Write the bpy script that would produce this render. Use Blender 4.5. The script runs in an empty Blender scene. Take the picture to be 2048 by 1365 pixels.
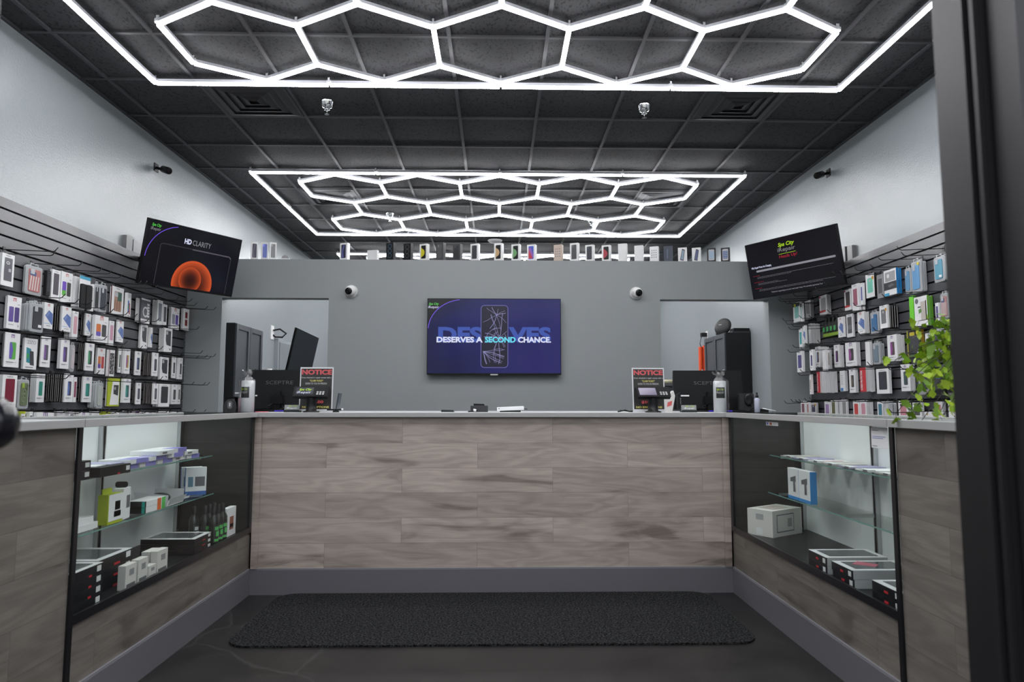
import bpy, bmesh, math, random, json
from mathutils import Vector, Matrix, Euler
PI = math.pi
R_ = math.radians
rnd = random.Random(7)
C = bpy.context.scene.collection

# ------------------------------------------------------------ camera, world, exposure
cam_d = bpy.data.cameras.new('camera')
cam = bpy.data.objects.new('camera', cam_d)
C.objects.link(cam)
bpy.context.scene.camera = cam
cam_d.sensor_width = 36
cam_d.lens = 1365.54 / 2048 * 36
cam_d.clip_start = 0.02
PITCH, YAW, ROLL = 0.0906310, 0.0217662, 0.00055068
cam.location = (0, 0, 1.085)
cam.rotation_mode = 'QUATERNION'
_f = Vector((math.sin(YAW)*math.cos(PITCH), math.cos(YAW)*math.cos(PITCH), math.sin(PITCH)))
_r = Vector((math.cos(YAW), -math.sin(YAW), 0))
_u = _r.cross(_f)
_r2 = _r*math.cos(ROLL) + _u*math.sin(ROLL)
_u2 = -_r*math.sin(ROLL) + _u*math.cos(ROLL)
cam.rotation_quaternion = Matrix((_r2, _u2, -_f)).transposed().to_quaternion()
cam_d.dof.use_dof = True
cam_d.dof.focus_distance = 4.6
cam_d.dof.aperture_fstop = 4.0

w = bpy.data.worlds.new('overcast_daylight')
bpy.context.scene.world = w
w.use_nodes = True
_nt = w.node_tree; _bg = _nt.nodes['Background']
_tc = _nt.nodes.new('ShaderNodeTexCoord'); _sp = _nt.nodes.new('ShaderNodeSeparateXYZ'); _rp = _nt.nodes.new('ShaderNodeValToRGB')
_nt.links.new(_tc.outputs['Generated'], _sp.inputs[0]); _nt.links.new(_sp.outputs[2], _rp.inputs[0])
_e = _rp.color_ramp.elements                      # dim street front at the horizon, bright overcast sky above
_e[0].position = .0; _e[0].color = (.10,.10,.10,1); _e[1].position = .75; _e[1].color = (.95,.97,1.0,1)
_x = _e.new(.10); _x.color = (.12,.12,.13,1); _x = _e.new(.30); _x.color = (.70,.74,.80,1)
_nt.links.new(_rp.outputs[0], _bg.inputs[0]); _bg.inputs[1].default_value = 2.6
vs = bpy.context.scene.view_settings
vs.view_transform = 'Standard'; vs.look = 'None'; vs.gamma = 1.0; vs.use_curve_mapping = False
vs.exposure = 0.0
TUBE_POWER = 37.5

# ------------------------------------------------------------ materials
MATS = {}
def mat(name, col=(.5,.5,.5), rough=.5, metal=0.0, emit=None, es=1.0, spec=.5, alpha=1.0, coat=0.0):
    if name in MATS: return MATS[name]
    m = bpy.data.materials.new(name); m.use_nodes = True
    b = m.node_tree.nodes['Principled BSDF']
    b.inputs['Base Color'].default_value = (*col, 1)
    b.inputs['Roughness'].default_value = rough
    b.inputs['Metallic'].default_value = metal
    b.inputs['Specular IOR Level'].default_value = spec
    b.inputs['Coat Weight'].default_value = coat
    if emit is not None:
        b.inputs['Emission Color'].default_value = (*emit, 1)
        b.inputs['Emission Strength'].default_value = es
    if alpha < 1: b.inputs['Alpha'].default_value = alpha
    MATS[name] = m
    return m
def N(m, t, **kw):
    n = m.node_tree.nodes.new(t)
    for k, v in kw.items(): setattr(n, k, v)
    return n
def bump_noise(m, scale, strength, dist=.002, detail=2, vscale=None):
    nt = m.node_tree; b = nt.nodes['Principled BSDF']
    tc = N(m, 'ShaderNodeTexCoord'); mp = N(m, 'ShaderNodeMapping')
    if vscale: mp.inputs['Scale'].default_value = vscale
    nz = N(m, 'ShaderNodeTexNoise'); nz.inputs['Scale'].default_value = scale; nz.inputs['Detail'].default_value = detail
    bp = N(m, 'ShaderNodeBump'); bp.inputs['Strength'].default_value = strength; bp.inputs['Distance'].default_value = dist
    nt.links.new(tc.outputs['Object'], mp.inputs[0]); nt.links.new(mp.outputs[0], nz.inputs['Vector'])
    nt.links.new(nz.outputs['Fac'], bp.inputs['Height']); nt.links.new(bp.outputs[0], b.inputs['Normal'])
    return nz
def rgb(c, rough=.45, pre='print'):
    return mat(pre + '_%03d_%03d_%03d' % tuple(int(min(x,1)*255) for x in c), c, rough)

WALL = mat('pale_wall_paint', (.268,.292,.310), .27, spec=.5); bump_noise(WALL, 110, .45, .004)
PART = mat('grey_wall_paint', (.295,.314,.322), .42); bump_noise(PART, 150, .35, .003)
TRIM = mat('grey_trim_paint', (.135,.130,.145), .38, spec=.5)
TRIMCAP = mat('grey_trim_edge', (.20,.20,.22), .35)
SLAT = mat('grey_slat_board', (.060,.060,.068), .30, spec=.6)
SLATGAP = mat('black_groove', (.006,.006,.007), .6)
WHITE = mat('white_card', (.80,.80,.81), .45)
WHITE2 = mat('white_lacquer', (.86,.87,.87), .35)
GREYCARD = mat('grey_card', (.30,.30,.31), .5)
BLACK = mat('black_plastic', (.010,.010,.011), .38, spec=.25)
BLACKM = mat('black_matt', (.009,.009,.010), .6, spec=.15)
BLACKCARD = mat('black_card', (.010,.010,.012), .4, spec=.25)
WIRE = mat('black_wire', (.008,.008,.009), .35)
ALU = mat('brushed_aluminium', (.55,.56,.57), .32, 1.0)
CHROME = mat('chrome', (.85,.86,.87), .10, 1.0)
EDGE = mat('pale_counter_edge', (.40,.395,.395), .32)
TOP = mat('white_laminate', (.55,.56,.57), .30)
DKGLASS = mat('smoked_top', (.02,.022,.024), .08)
DKFRAME = mat('black_frame', (.008,.008,.01), .30)
BRONZE = mat('dark_bronze_metal', (.035,.033,.036), .38, .6)
CAB = mat('charcoal_cabinet', (.055,.06,.068), .38)
CABS = mat('near_black_cabinet', (.014,.015,.017), .5, spec=.3)
TRAY = mat('clear_tray_plastic', (.50,.52,.54), .18, spec=.6)
CHARC = mat('charcoal_plastic', (.022,.023,.025), .5, spec=.3)
LEDW = mat('led_diffuser', (.9,.9,.9), .5, emit=(.985,.99,1.0), es=TUBE_POWER)
HOUSING = mat('led_housing', (.62,.62,.68), .35)
LEDS = mat('led_clouded_side', (.7,.7,.75), .5, emit=(.96,.97,1.0), es=10.0)
CLIP = mat('clear_clip', (.75,.76,.80), .12)
CLAYW = mat('white_camera_shell', (.75,.75,.75), .35)
LENS = mat('lens_black', (.004,.004,.005), .06)

def glassmat(name, tint, refl=.06, rough=.0):
    m = bpy.data.materials.new(name); m.use_nodes = True; nt = m.node_tree
    for n in list(nt.nodes):
        if n.type != 'OUTPUT_MATERIAL': nt.nodes.remove(n)
    o = nt.nodes['Material Output']
    t = N(m,'ShaderNodeBsdfTransparent'); t.inputs[0].default_value = (*tint,1)
    g = N(m,'ShaderNodeBsdfGlossy'); g.inputs['Roughness'].default_value = rough
    mx = N(m,'ShaderNodeMixShader'); fr = N(m,'ShaderNodeLayerWeight'); fr.inputs[0].default_value = .25
    mp = N(m,'ShaderNodeMapRange'); mp.inputs[3].default_value = refl*.6; mp.inputs[4].default_value = min(1, refl*7)
    nt.links.new(fr.outputs['Facing'], mp.inputs[0]); nt.links.new(mp.outputs[0], mx.inputs[0])
    nt.links.new(t.outputs[0], mx.inputs[1]); nt.links.new(g.outputs[0], mx.inputs[2]); nt.links.new(mx.outputs[0], o.inputs[0])
    return m
GLASS = glassmat('clear_glass', (.97,.985,.98), .013)
SHELFG = glassmat('green_tinged_glass', (.94,.975,.96), .03)
GEDGE = mat('glass_edge_green', (.16,.30,.27), .15)
FILM = glassmat('clear_film', (.80,.81,.82), .09, .12)

def wood(name, c1, c2, c3, axis):
    """plank laminate; axis 0 = planks run along x, 1 = along y; z is up"""
    m = mat(name, c1, .42); nt = m.node_tree; b = nt.nodes['Principled BSDF']
    tc = N(m,'ShaderNodeTexCoord'); sp = N(m,'ShaderNodeSeparateXYZ'); cb = N(m,'ShaderNodeCombineXYZ')
    nt.links.new(tc.outputs['Object'], sp.inputs[0])
    nt.links.new(sp.outputs[axis], cb.inputs[0]); nt.links.new(sp.outputs[2], cb.inputs[1])
    off = N(m,'ShaderNodeVectorMath'); off.operation='ADD'; off.inputs[1].default_value = (.112, -.0, 0)
    nt.links.new(cb.outputs[0], off.inputs[0])
    br = N(m,'ShaderNodeTexBrick'); br.offset=.5; br.inputs['Scale'].default_value=1
    br.inputs['Brick Width'].default_value=.875; br.inputs['Row Height'].default_value=.142
    br.inputs['Mortar Size'].default_value=.0006; br.inputs['Mortar Smooth'].default_value=.2
    br.inputs['Color1'].default_value=(0,0,0,1); br.inputs['Color2'].default_value=(1,1,1,1); br.inputs['Mortar'].default_value=(.1,.1,.1,1)
    nt.links.new(off.outputs[0], br.inputs['Vector'])
    # per-plank shift of the grain
    sh = N(m,'ShaderNodeVectorMath'); sh.operation='MULTIPLY_ADD'; sh.inputs[1].default_value=(7,5,9)
    nt.links.new(br.outputs['Color'], sh.inputs[0]); nt.links.new(cb.outputs[0], sh.inputs[2])
    def stretched(kx, kz, scale, detail, dist, src):
        s_ = N(m,'ShaderNodeVectorMath'); s_.operation='MULTIPLY'; s_.inputs[1].default_value=(kx,kz,1)
        nt.links.new(src, s_.inputs[0]); n_ = N(m,'ShaderNodeTexNoise'); n_.inputs['Scale'].default_value=scale
        n_.inputs['Detail'].default_value=detail; n_.inputs['Distortion'].default_value=dist; nt.links.new(s_.outputs[0], n_.inputs['Vector']); return n_
    n1 = stretched(1.1, 5.5, 1.7, 4, .8, sh.outputs[0])      # broad dark streaks
    n2 = stretched(7, 210, 1.0, 3, .2, cb.outputs[0])         # fine pores
    n4 = stretched(1.3, 7.0, 1.0, 2, .3, sh.outputs[0])       # cathedral contours
    ml = N(m,'ShaderNodeMath'); ml.operation='MULTIPLY'; ml.inputs[1].default_value=17
    nt.links.new(n4.outputs['Fac'], ml.inputs[0]); fr = N(m,'ShaderNodeMath'); fr.operation='PINGPONG'; fr.inputs[1].default_value=1
    nt.links.new(ml.outputs[0], fr.inputs[0])
    r1 = N(m,'ShaderNodeValToRGB'); e=r1.color_ramp.elements
    e[0].position=.30; e[0].color=(*c3,1); e[1].position=.58; e[1].color=(*c1,1)
    x = e.new(.40); x.color=(*c2,1)
    nt.links.new(n1.outputs['Fac'], r1.inputs[0])
    def mul(src, fac_src, lo, hi):
        rg = N(m,'ShaderNodeMapRange'); rg.inputs[1].default_value=.2; rg.inputs[2].default_value=.8; rg.inputs[3].default_value=lo; rg.inputs[4].default_value=hi
        nt.links.new(fac_src, rg.inputs[0]); q = N(m,'ShaderNodeVectorMath'); q.operation='SCALE'
        nt.links.new(src, q.inputs[0]); nt.links.new(rg.outputs[0], q.inputs['Scale']); return q.outputs[0]
    c_ = mul(r1.outputs[0], n2.outputs['Fac'], .84, 1.10)
    c_ = mul(c_, fr.outputs[0], .90, 1.05)
    c_ = mul(c_, br.outputs['Color'], .86, 1.06)
    mf = N(m,'ShaderNodeMix'); mf.data_type='RGBA'; mf.blend_type='MIX'; mf.inputs[7].default_value=(*[v*.55 for v in c3],1)
    nt.links.new(br.outputs['Fac'], mf.inputs[0]); nt.links.new(c_, mf.inputs[6])
    nt.links.new(mf.outputs[2], b.inputs['Base Color'])
    bp = N(m,'ShaderNodeBump'); bp.inputs['Strength'].default_value=.25; bp.inputs['Distance'].default_value=.001
    nt.links.new(n2.outputs['Fac'], bp.inputs['Height']); nt.links.new(bp.outputs[0], b.inputs['Normal'])
    return m
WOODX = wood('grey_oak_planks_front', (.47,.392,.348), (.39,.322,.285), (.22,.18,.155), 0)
WOODY = wood('grey_oak_planks_side_dimmed', (.20,.18,.16), (.165,.147,.13), (.10,.088,.078), 1)  # same oak as the front; weaker light on side faces put into the colour
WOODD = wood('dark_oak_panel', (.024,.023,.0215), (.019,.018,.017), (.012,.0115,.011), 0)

def floor_mat():
    m = mat('polished_concrete', (.045,.045,.047), .34, spec=.32); nt=m.node_tree; b=nt.nodes['Principled BSDF']
    tc=N(m,'ShaderNodeTexCoord'); n=N(m,'ShaderNodeTexNoise'); n.inputs['Scale'].default_value=2.2; n.inputs['Detail'].default_value=7; n.inputs['Roughness'].default_value=.65
    nt.links.new(tc.outputs['Object'], n.inputs['Vector'])
    r=N(m,'ShaderNodeValToRGB'); e=r.color_ramp.elements; e[0].position=.32; e[0].color=(.010,.010,.011,1); e[1].position=.72; e[1].color=(.028,.026,.025,1)
    nt.links.new(n.outputs['Fac'], r.inputs[0])
    v=N(m,'ShaderNodeTexVoronoi'); v.feature='DISTANCE_TO_EDGE'; v.inputs['Scale'].default_value=.55
    n3=N(m,'ShaderNodeTexNoise'); n3.inputs['Scale'].default_value=3; n3.inputs['Detail'].default_value=5
    nt.links.new(tc.outputs['Object'], n3.inputs['Vector'])
    ad=N(m,'ShaderNodeMix'); ad.data_type='VECTOR'; ad.inputs[0].default_value=.18
    nt.links.new(tc.outputs['Object'], ad.inputs[4]); nt.links.new(n3.outputs['Color'], ad.inputs[5]); nt.links.new(ad.outputs[1], v.inputs['Vector'])
    rv=N(m,'ShaderNodeValToRGB'); rv.color_ramp.elements[0].color=(1,1,1,1); rv.color_ramp.elements[1].color=(0,0,0,1); rv.color_ramp.elements[1].position=.004
    nt.links.new(v.outputs['Distance'], rv.inputs[0])
    mx=N(m,'ShaderNodeMix'); mx.data_type='RGBA'; mx.inputs[7].default_value=(.07,.07,.07,1)
    mm=N(m,'ShaderNodeMath'); mm.operation='MULTIPLY'; mm.inputs[1].default_value=.35
    nt.links.new(rv.outputs[0], mm.inputs[0]); nt.links.new(mm.outputs[0], mx.inputs[0])
    nt.links.new(r.outputs[0], mx.inputs[6]); nt.links.new(mx.outputs[2], b.inputs['Base Color'])
    rr=N(m,'ShaderNodeMapRange'); rr.inputs[3].default_value=.22; rr.inputs[4].default_value=.5
    nt.links.new(n.outputs['Fac'], rr.inputs[0]); nt.links.new(rr.outputs[0], b.inputs['Roughness'])
    return m
FLOOR = floor_mat()
def tile_mat():
    m = mat('black_ceiling_tile', (.04,.04,.043), .75); nt=m.node_tree; b=nt.nodes['Principled BSDF']
    tc=N(m,'ShaderNodeTexCoord'); n=N(m,'ShaderNodeTexNoise'); n.inputs['Scale'].default_value=70; n.inputs['Detail'].default_value=2
    mp=N(m,'ShaderNodeMapping'); mp.inputs['Scale'].default_value=(1,.55,1)
    nt.links.new(tc.outputs['Object'], mp.inputs[0]); nt.links.new(mp.outputs[0], n.inputs['Vector'])
    r=N(m,'ShaderNodeValToRGB'); e=r.color_ramp.elements; e[0].position=.36; e[0].color=(.010,.010,.011,1); e[1].position=.45; e[1].color=(.042,.042,.046,1)
    nt.links.new(n.outputs['Fac'], r.inputs[0]); nt.links.new(r.outputs[0], b.inputs['Base Color'])
    bp=N(m,'ShaderNodeBump'); bp.inputs['Strength'].default_value=.5; bp.inputs['Distance'].default_value=.003
    nt.links.new(n.outputs['Fac'], bp.inputs['Height']); nt.links.new(bp.outputs[0], b.inputs['Normal'])
    return m
TILE = tile_mat()
TBAR = mat('black_ceiling_grid', (.050,.050,.056), .5)
def carpet():
    m = mat('charcoal_carpet', (.03,.03,.03), .95, spec=.05); nt=m.node_tree; b=nt.nodes['Principled BSDF']
    tc=N(m,'ShaderNodeTexCoord'); n=N(m,'ShaderNodeTexNoise'); n.inputs['Scale'].default_value=110; n.inputs['Detail'].default_value=4
    nt.links.new(tc.outputs['Object'], n.inputs['Vector'])
    r=N(m,'ShaderNodeValToRGB'); e=r.color_ramp.elements; e[0].position=.42; e[0].color=(.006,.006,.006,1); e[1].position=.68; e[1].color=(.050,.050,.053,1)
    nt.links.new(n.outputs['Fac'], r.inputs[0]); nt.links.new(r.outputs[0], b.inputs['Base Color'])
    bp=N(m,'ShaderNodeBump'); bp.inputs['Strength'].default_value=1; bp.inputs['Distance'].default_value=.006
    nt.links.new(n.outputs['Fac'], bp.inputs['Height']); nt.links.new(bp.outputs[0], b.inputs['Normal'])
    return m
CARPET = carpet()

# ------------------------------------------------------------ mesh helpers
class MB:
    def __init__(s): s.v=[]; s.f=[]; s.mi=[]; s.m=[]; s.sm=[]
    def _m(s, m):
        if m not in s.m: s.m.append(m)
        return s.m.index(m)
    def add(s, vs, fs, m, smooth=False, M=None):
        k=len(s.v); i=s._m(m)
        for v in vs:
            v=Vector(v)
            if M is not None: v = M @ v
            s.v.append(tuple(v))
        for f in fs: s.f.append([a+k for a in f]); s.mi.append(i); s.sm.append(smooth)
        return s
    def box(s, a, b, m, M=None, mats=None):
        x0,y0,z0=a; x1,y1,z1=b
        vs=[(x0,y0,z0),(x1,y0,z0),(x1,y1,z0),(x0,y1,z0),(x0,y0,z1),(x1,y0,z1),(x1,y1,z1),(x0,y1,z1)]
        fs=[(0,3,2,1),(4,5,6,7),(0,1,5,4),(1,2,6,5),(2,3,7,6),(3,0,4,7)]   # -z +z -y +x +y -x
        if mats is None: s.add(vs,fs,m,False,M)
        else:
            k=len(s.v); s.v += [tuple(M@Vector(v)) if M is not None else v for v in vs]
            for f,mm in zip(fs,mats): s.f.append([q+k for q in f]); s.mi.append(s._m(mm or m)); s.sm.append(False)
        return s
    def cbox(s, c, d, m, M=None): 
        return s.box([c[i]-d[i]/2 for i in range(3)],[c[i]+d[i]/2 for i in range(3)],m,M)
    def prism(s, pts, y0, y1, m, M=None, side=None):
        """outline pts (x,z) counter-clockwise seen from -y, between y0 (front) and y1 (back)"""
        n=len(pts)
        vs=[(x,y0,z) for x,z in pts]+[(x,y1,z) for x,z in pts]
        s.add(vs,[list(range(n)),list(range(2*n-1,n-1,-1))],m,False,M)
        s.add(vs,[(i,i+n,(i+1)%n+n,(i+1)%n) for i in range(n)],side or m,False,M)
        return s
    def poly(s, pts, y, m, M=None):
        return s.add([(x,y,z) for x,z in pts],[list(range(len(pts)))],m,False,M)
    def lathe(s, prof, m, n=20, M=None, cap=True):
        vs=[]; fs=[]
        for r,z in prof:
            for i in range(n):
                a=2*PI*i/n; vs.append((r*math.cos(a),r*math.sin(a),z))
        for j in range(len(prof)-1):
            for i in range(n):
                fs.append((j*n+i,j*n+(i+1)%n,(j+1)*n+(i+1)%n,(j+1)*n+i))
        s.add(vs,fs,m,True,M)
        if cap:
            s.add(vs[:n],[list(range(n-1,-1,-1))],m,False,M); s.add(vs[-n:],[list(range(n))],m,False,M)
        return s
    def tube(s, pts, r, m, n=8, M=None):
        pts=[Vector(p) for p in pts]; rings=[]
        for i,p in enumerate(pts):
            t=(pts[min(i+1,len(pts)-1)]-pts[max(i-1,0)]).normalized()
            a=t.cross(Vector((0,0,1)));
            if a.length<1e-3: a=t.cross(Vector((0,1,0)))
            a.normalize(); b=t.cross(a)
            rr = r[i] if isinstance(r,(list,tuple)) else r
            rings.append([p+(a*math.cos(2*PI*k/n)+b*math.sin(2*PI*k/n))*rr for k in range(n)])
        vs=[v for q in rings for v in q]; fs=[]
        for j in range(len(pts)-1):
            for k in range(n): fs.append((j*n+k,(j+1)*n+k,(j+1)*n+(k+1)%n,j*n+(k+1)%n))
        fs.append(list(range(n))); fs.append([len(vs)-1-k for k in range(n)])
        s.add(vs,fs,m,True,M); return s
    def sphere(s, c, r, m, n=16, sc=(1,1,1), M=None):
        prof=[(max(1e-4,r*math.sin(PI*i/(n//2))), -r*math.cos(PI*i/(n//2))) for i in range(n//2+1)]
        T=Matrix.Translation(c)@Matrix.Diagonal((*sc,1))
        if M is not None: T=M@T
        return s.lathe(prof,m,n,T,cap=False)
    def mesh(s, name):
        me=bpy.data.meshes.new(name); me.from_pydata(s.v,[],s.f)
        for m in s.m: me.materials.append(m)
        me.polygons.foreach_set('material_index', s.mi)
        me.polygons.foreach_set('use_smooth', s.sm)
        me.update(); return me
    def obj(s, name, parent=None, loc=None, rotz=0, bevel=0):
        o=bpy.data.objects.new(name, s.mesh(name)); C.objects.link(o)
        if parent is not None: o.parent=parent
        if loc is not None: o.location=loc
        if rotz: o.rotation_euler=(0,0,rotz)
        if bevel:
            b=o.modifiers.new('bevel','BEVEL'); b.width=bevel; b.segments=2; b.limit_method='ANGLE'
        return o
def rrect(w, h, r, cx=0, cz=0, n=4):
    p=[]
    for ax,az,a0 in ((w/2-r,-h/2+r,-90),(w/2-r,h/2-r,0),(-w/2+r,h/2-r,90),(-w/2+r,-h/2+r,180)):
        for i in range(n+1):
            a=R_(a0+90*i/n); p.append((cx+ax+r*math.cos(a), cz+az+r*math.sin(a)))
    return p
def circ(cx, cz, r, n=20, a0=0, a1=360):
    return [(cx+r*math.cos(R_(a0+(a1-a0)*i/n)), cz+r*math.sin(R_(a0+(a1-a0)*i/n))) for i in range(n if a1-a0==360 else n+1)]
def tag(o, label, cat, group=None, kind=None):
    o['label']=label; o['category']=cat
    if group: o['group']=group
    if kind: o['kind']=kind
    return o
def thing(name, label, cat, loc=(0,0,0), rotz=0, group=None):
    o=bpy.data.objects.new(name,None); C.objects.link(o); o.location=loc; o.rotation_euler=(0,0,rotz)
    o.empty_display_size=.05
    return tag(o,label,cat,group)
def struct(mb, name): 
    o=mb.obj(name); o['kind']='structure'; return o
def copy_tree(o, parent=None):
    c=o.copy(); C.objects.link(c)
    if parent is not None: c.parent=parent
    for ch in list(o.children): copy_tree(ch, c)
    return c
_txt={}
def lettering(s, x0, x1, z0, z1, y, m, parent, bold=.0, shear=0, name='lettering', M=None, stretch=True):
    """text mesh in the xz plane facing -y, fitted into the given rectangle"""
    key=(s,bold,shear)
    if key not in _txt:
        cu=bpy.data.curves.new('t','FONT'); cu.body=s; cu.size=1; cu.offset=bold; cu.shear=shear; cu.resolution_u=3; cu.fill_mode='FRONT'
        ob=bpy.data.objects.new('t',cu); C.objects.link(ob); dg=bpy.context.evaluated_depsgraph_get(); dg.update()
        me=bpy.data.meshes.new_from_object(ob.evaluated_get(dg))
        _txt[key]=([tuple(v.co) for v in me.vertices],[list(p.vertices) for p in me.polygons])
        bpy.data.objects.remove(ob); bpy.data.curves.remove(cu); bpy.data.meshes.remove(me)
    V,F=_txt[key]
    a0=min(v[0] for v in V);a1=max(v[0] for v in V);b0=min(v[1] for v in V);b1=max(v[1] for v in V)
    sx=(x1-x0)/(a1-a0); sz=(z1-z0)/(b1-b0)
    mb=MB(); mb.add([(x0+(v[0]-a0)*sx, y, z0+(v[1]-b0)*sz) for v in V],F,m,False,M)
    return mb.obj(name,parent)

# ------------------------------------------------------------ the room
XL, XR, YF, YB, H = -2.94, 3.03, 0.96, 14.0, 3.35
YP, TP, ZP = 6.40, 0.12, 2.438
struct(MB().box((XL-.3,-3.0,-.05),(XR+.3,YB+.1,0),FLOOR),'floor')
PAVE = mat('pavement_concrete',(.30,.29,.27),.8); 
struct(MB().box((-14,-20,-.16),(14,-3.02,-.06),PAVE),'floor_outside')
struct(MB().box((XL-.1,YF,0),(XL,YB,H),WALL),'wall_left')
struct(MB().box((XR,YF,0),(XR+.1,YB,H),WALL),'wall_right')
struct(MB().box((XL-.1,YB,0),(XR+.1,YB+.1,H),WALL),'wall_back')
GX, GY, P = -.30288, 4.06326, .6096
# ceiling tiles, each set a little above the grid
mb=MB()
mb.box((XL-.1,YF-.3,H+.012),(XR+.1,YB+.1,H+.05),TILE)
struct(mb,'ceiling')
mb=MB()
i=-6
while GX+i*P < XR+.2:
    x=GX+i*P
    if x>XL: mb.box((x-.012,YF,H-.001),(x+.012,YB,H+.013),TBAR)
    i+=1
j=-6
while GY+j*P < YB:
    y=GY+j*P
    if y>YF: mb.box((XL,y-.012,H-.0006),(XR,y+.012,H+.013),TBAR)
    j+=1
mb.box((XL,YF,H-.002),(XL+.02,YB,H+.013),TBAR); mb.box((XR-.02,YF,H-.002),(XR,YB,H+.013),TBAR)
struct(mb,'trim_1')
# partition with two doorways
mb=MB(); J=WALL
x=[XL,-2.58,-1.585,1.547,2.585,XR]
mb.box((x[0],YP,0),(x[1],YP+TP,2.068),PART,mats=[None,None,None,J,J,None])
mb.box((x[2],YP,0),(x[3],YP+TP,2.068),PART,mats=[None,None,None,J,J,J])
mb.box((x[4],YP,0),(x[5],YP+TP,2.068),PART,mats=[None,None,None,None,J,J])
mb.box((x[0],YP,2.068),(x[5],YP+TP,ZP),PART,mats=[PART,PART,PART,PART,J,PART])
struct(mb,'wall_partition')
# storefront the camera looks in through
mb=MB()
for xa,xb in ((.666,.715),(-.790,-.741),(XR-.06,XR),(XL,XL+.06),(1.86,1.91),(-1.95,-1.90)):
    mb.box((xa,.885,0),(xb,.985,H),BRONZE)
mb.box((XL,.885,2.35),(XR,.985,2.45),BRONZE)
mb.box((XL,.885,3.25),(XR,.985,H),BRONZE)
mb.box((.715,.885,0),(XR,.985,.10),BRONZE); mb.box((XL,.885,0),(-.790,.985,.10),BRONZE)
mb.box((.655,.905,0),(.666,.918,2.35),BRONZE); mb.box((.659,.889,0),(.666,.897,2.35),BRONZE)
mb.box((-.741,.905,0),(-.732,.918,2.35),BRONZE)
struct(mb,'window_frame_1')
mb=MB()
for xa,xb,za,zb in ((.715,1.86,.1,2.35),(1.91,XR-.06,.1,2.35),(-1.90,-.790,.1,2.35),(XL+.06,-1.95,.1,2.35),(.715,XR-.06,2.45,3.25),(XL+.06,.715,2.45,3.25)):
    mb.box((xa,.93,za),(xb,.936,zb),GLASS)
struct(mb,'window_1')
# door leaves standing open outwards
def leaf(name,xa,xb,n):
    r=bpy.data.objects.new(name,None); C.objects.link(r); r['kind']='structure'
    f=MB()
    f.box((xa,.83,.02),(xb,.88,2.3),BRONZE); f.box((xa,.06,.02),(xb,.11,2.3),BRONZE)
    f.box((xa,.11,2.2),(xb,.83,2.3),BRONZE); f.box((xa,.11,.02),(xb,.83,.26),BRONZE)
    f.obj('door_frame',r); xm=(xa+xb)/2
    MB().box((xm-.003,.11,.26),(xm+.003,.83,2.2),GLASS).obj('door_glass',r)
    return r
leaf('door_1',.672,.716,1)
dl=leaf('door_2',-.740,-.698,2)
hb=MB(); hb.tube([(-.698,.80,1.063),(-.62,.80,1.063)],.011,BLACK); hb.sphere((-.585,.80,1.061),.033,mat('glossy_black_knob',(.01,.01,.014),.16),24)
hb.obj('door_knob',dl)
# slat boards on both side walls
def slatwall(side):
    s=-1 if side=='left' else 1
    xw = XL if s<0 else XR
    mb=MB(); z=2.29; a,b=sorted((xw, xw-s*.018)); fa,fb=sorted((xw-s*.018,xw-s*.035 if s<0 else xw-s*.065))
    if s>0: fa,fb=sorted((xw-.045,xw-.065)); a,b=sorted((xw,xw-.045))
    mb.box((a,YF+.05,.2),(b,YP-.002,2.27),SLATGAP)
    while z>.25:
        h=.067 if z<2.28 else .059
        mb.box((fa,YF+.05,z-h),(fb,YP-.002,z),SLAT); z-=h+.0125
    return struct(mb,'trim_2' if side=='left' else 'trim_3')
slatwall('left'); slatwall('right')

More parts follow.
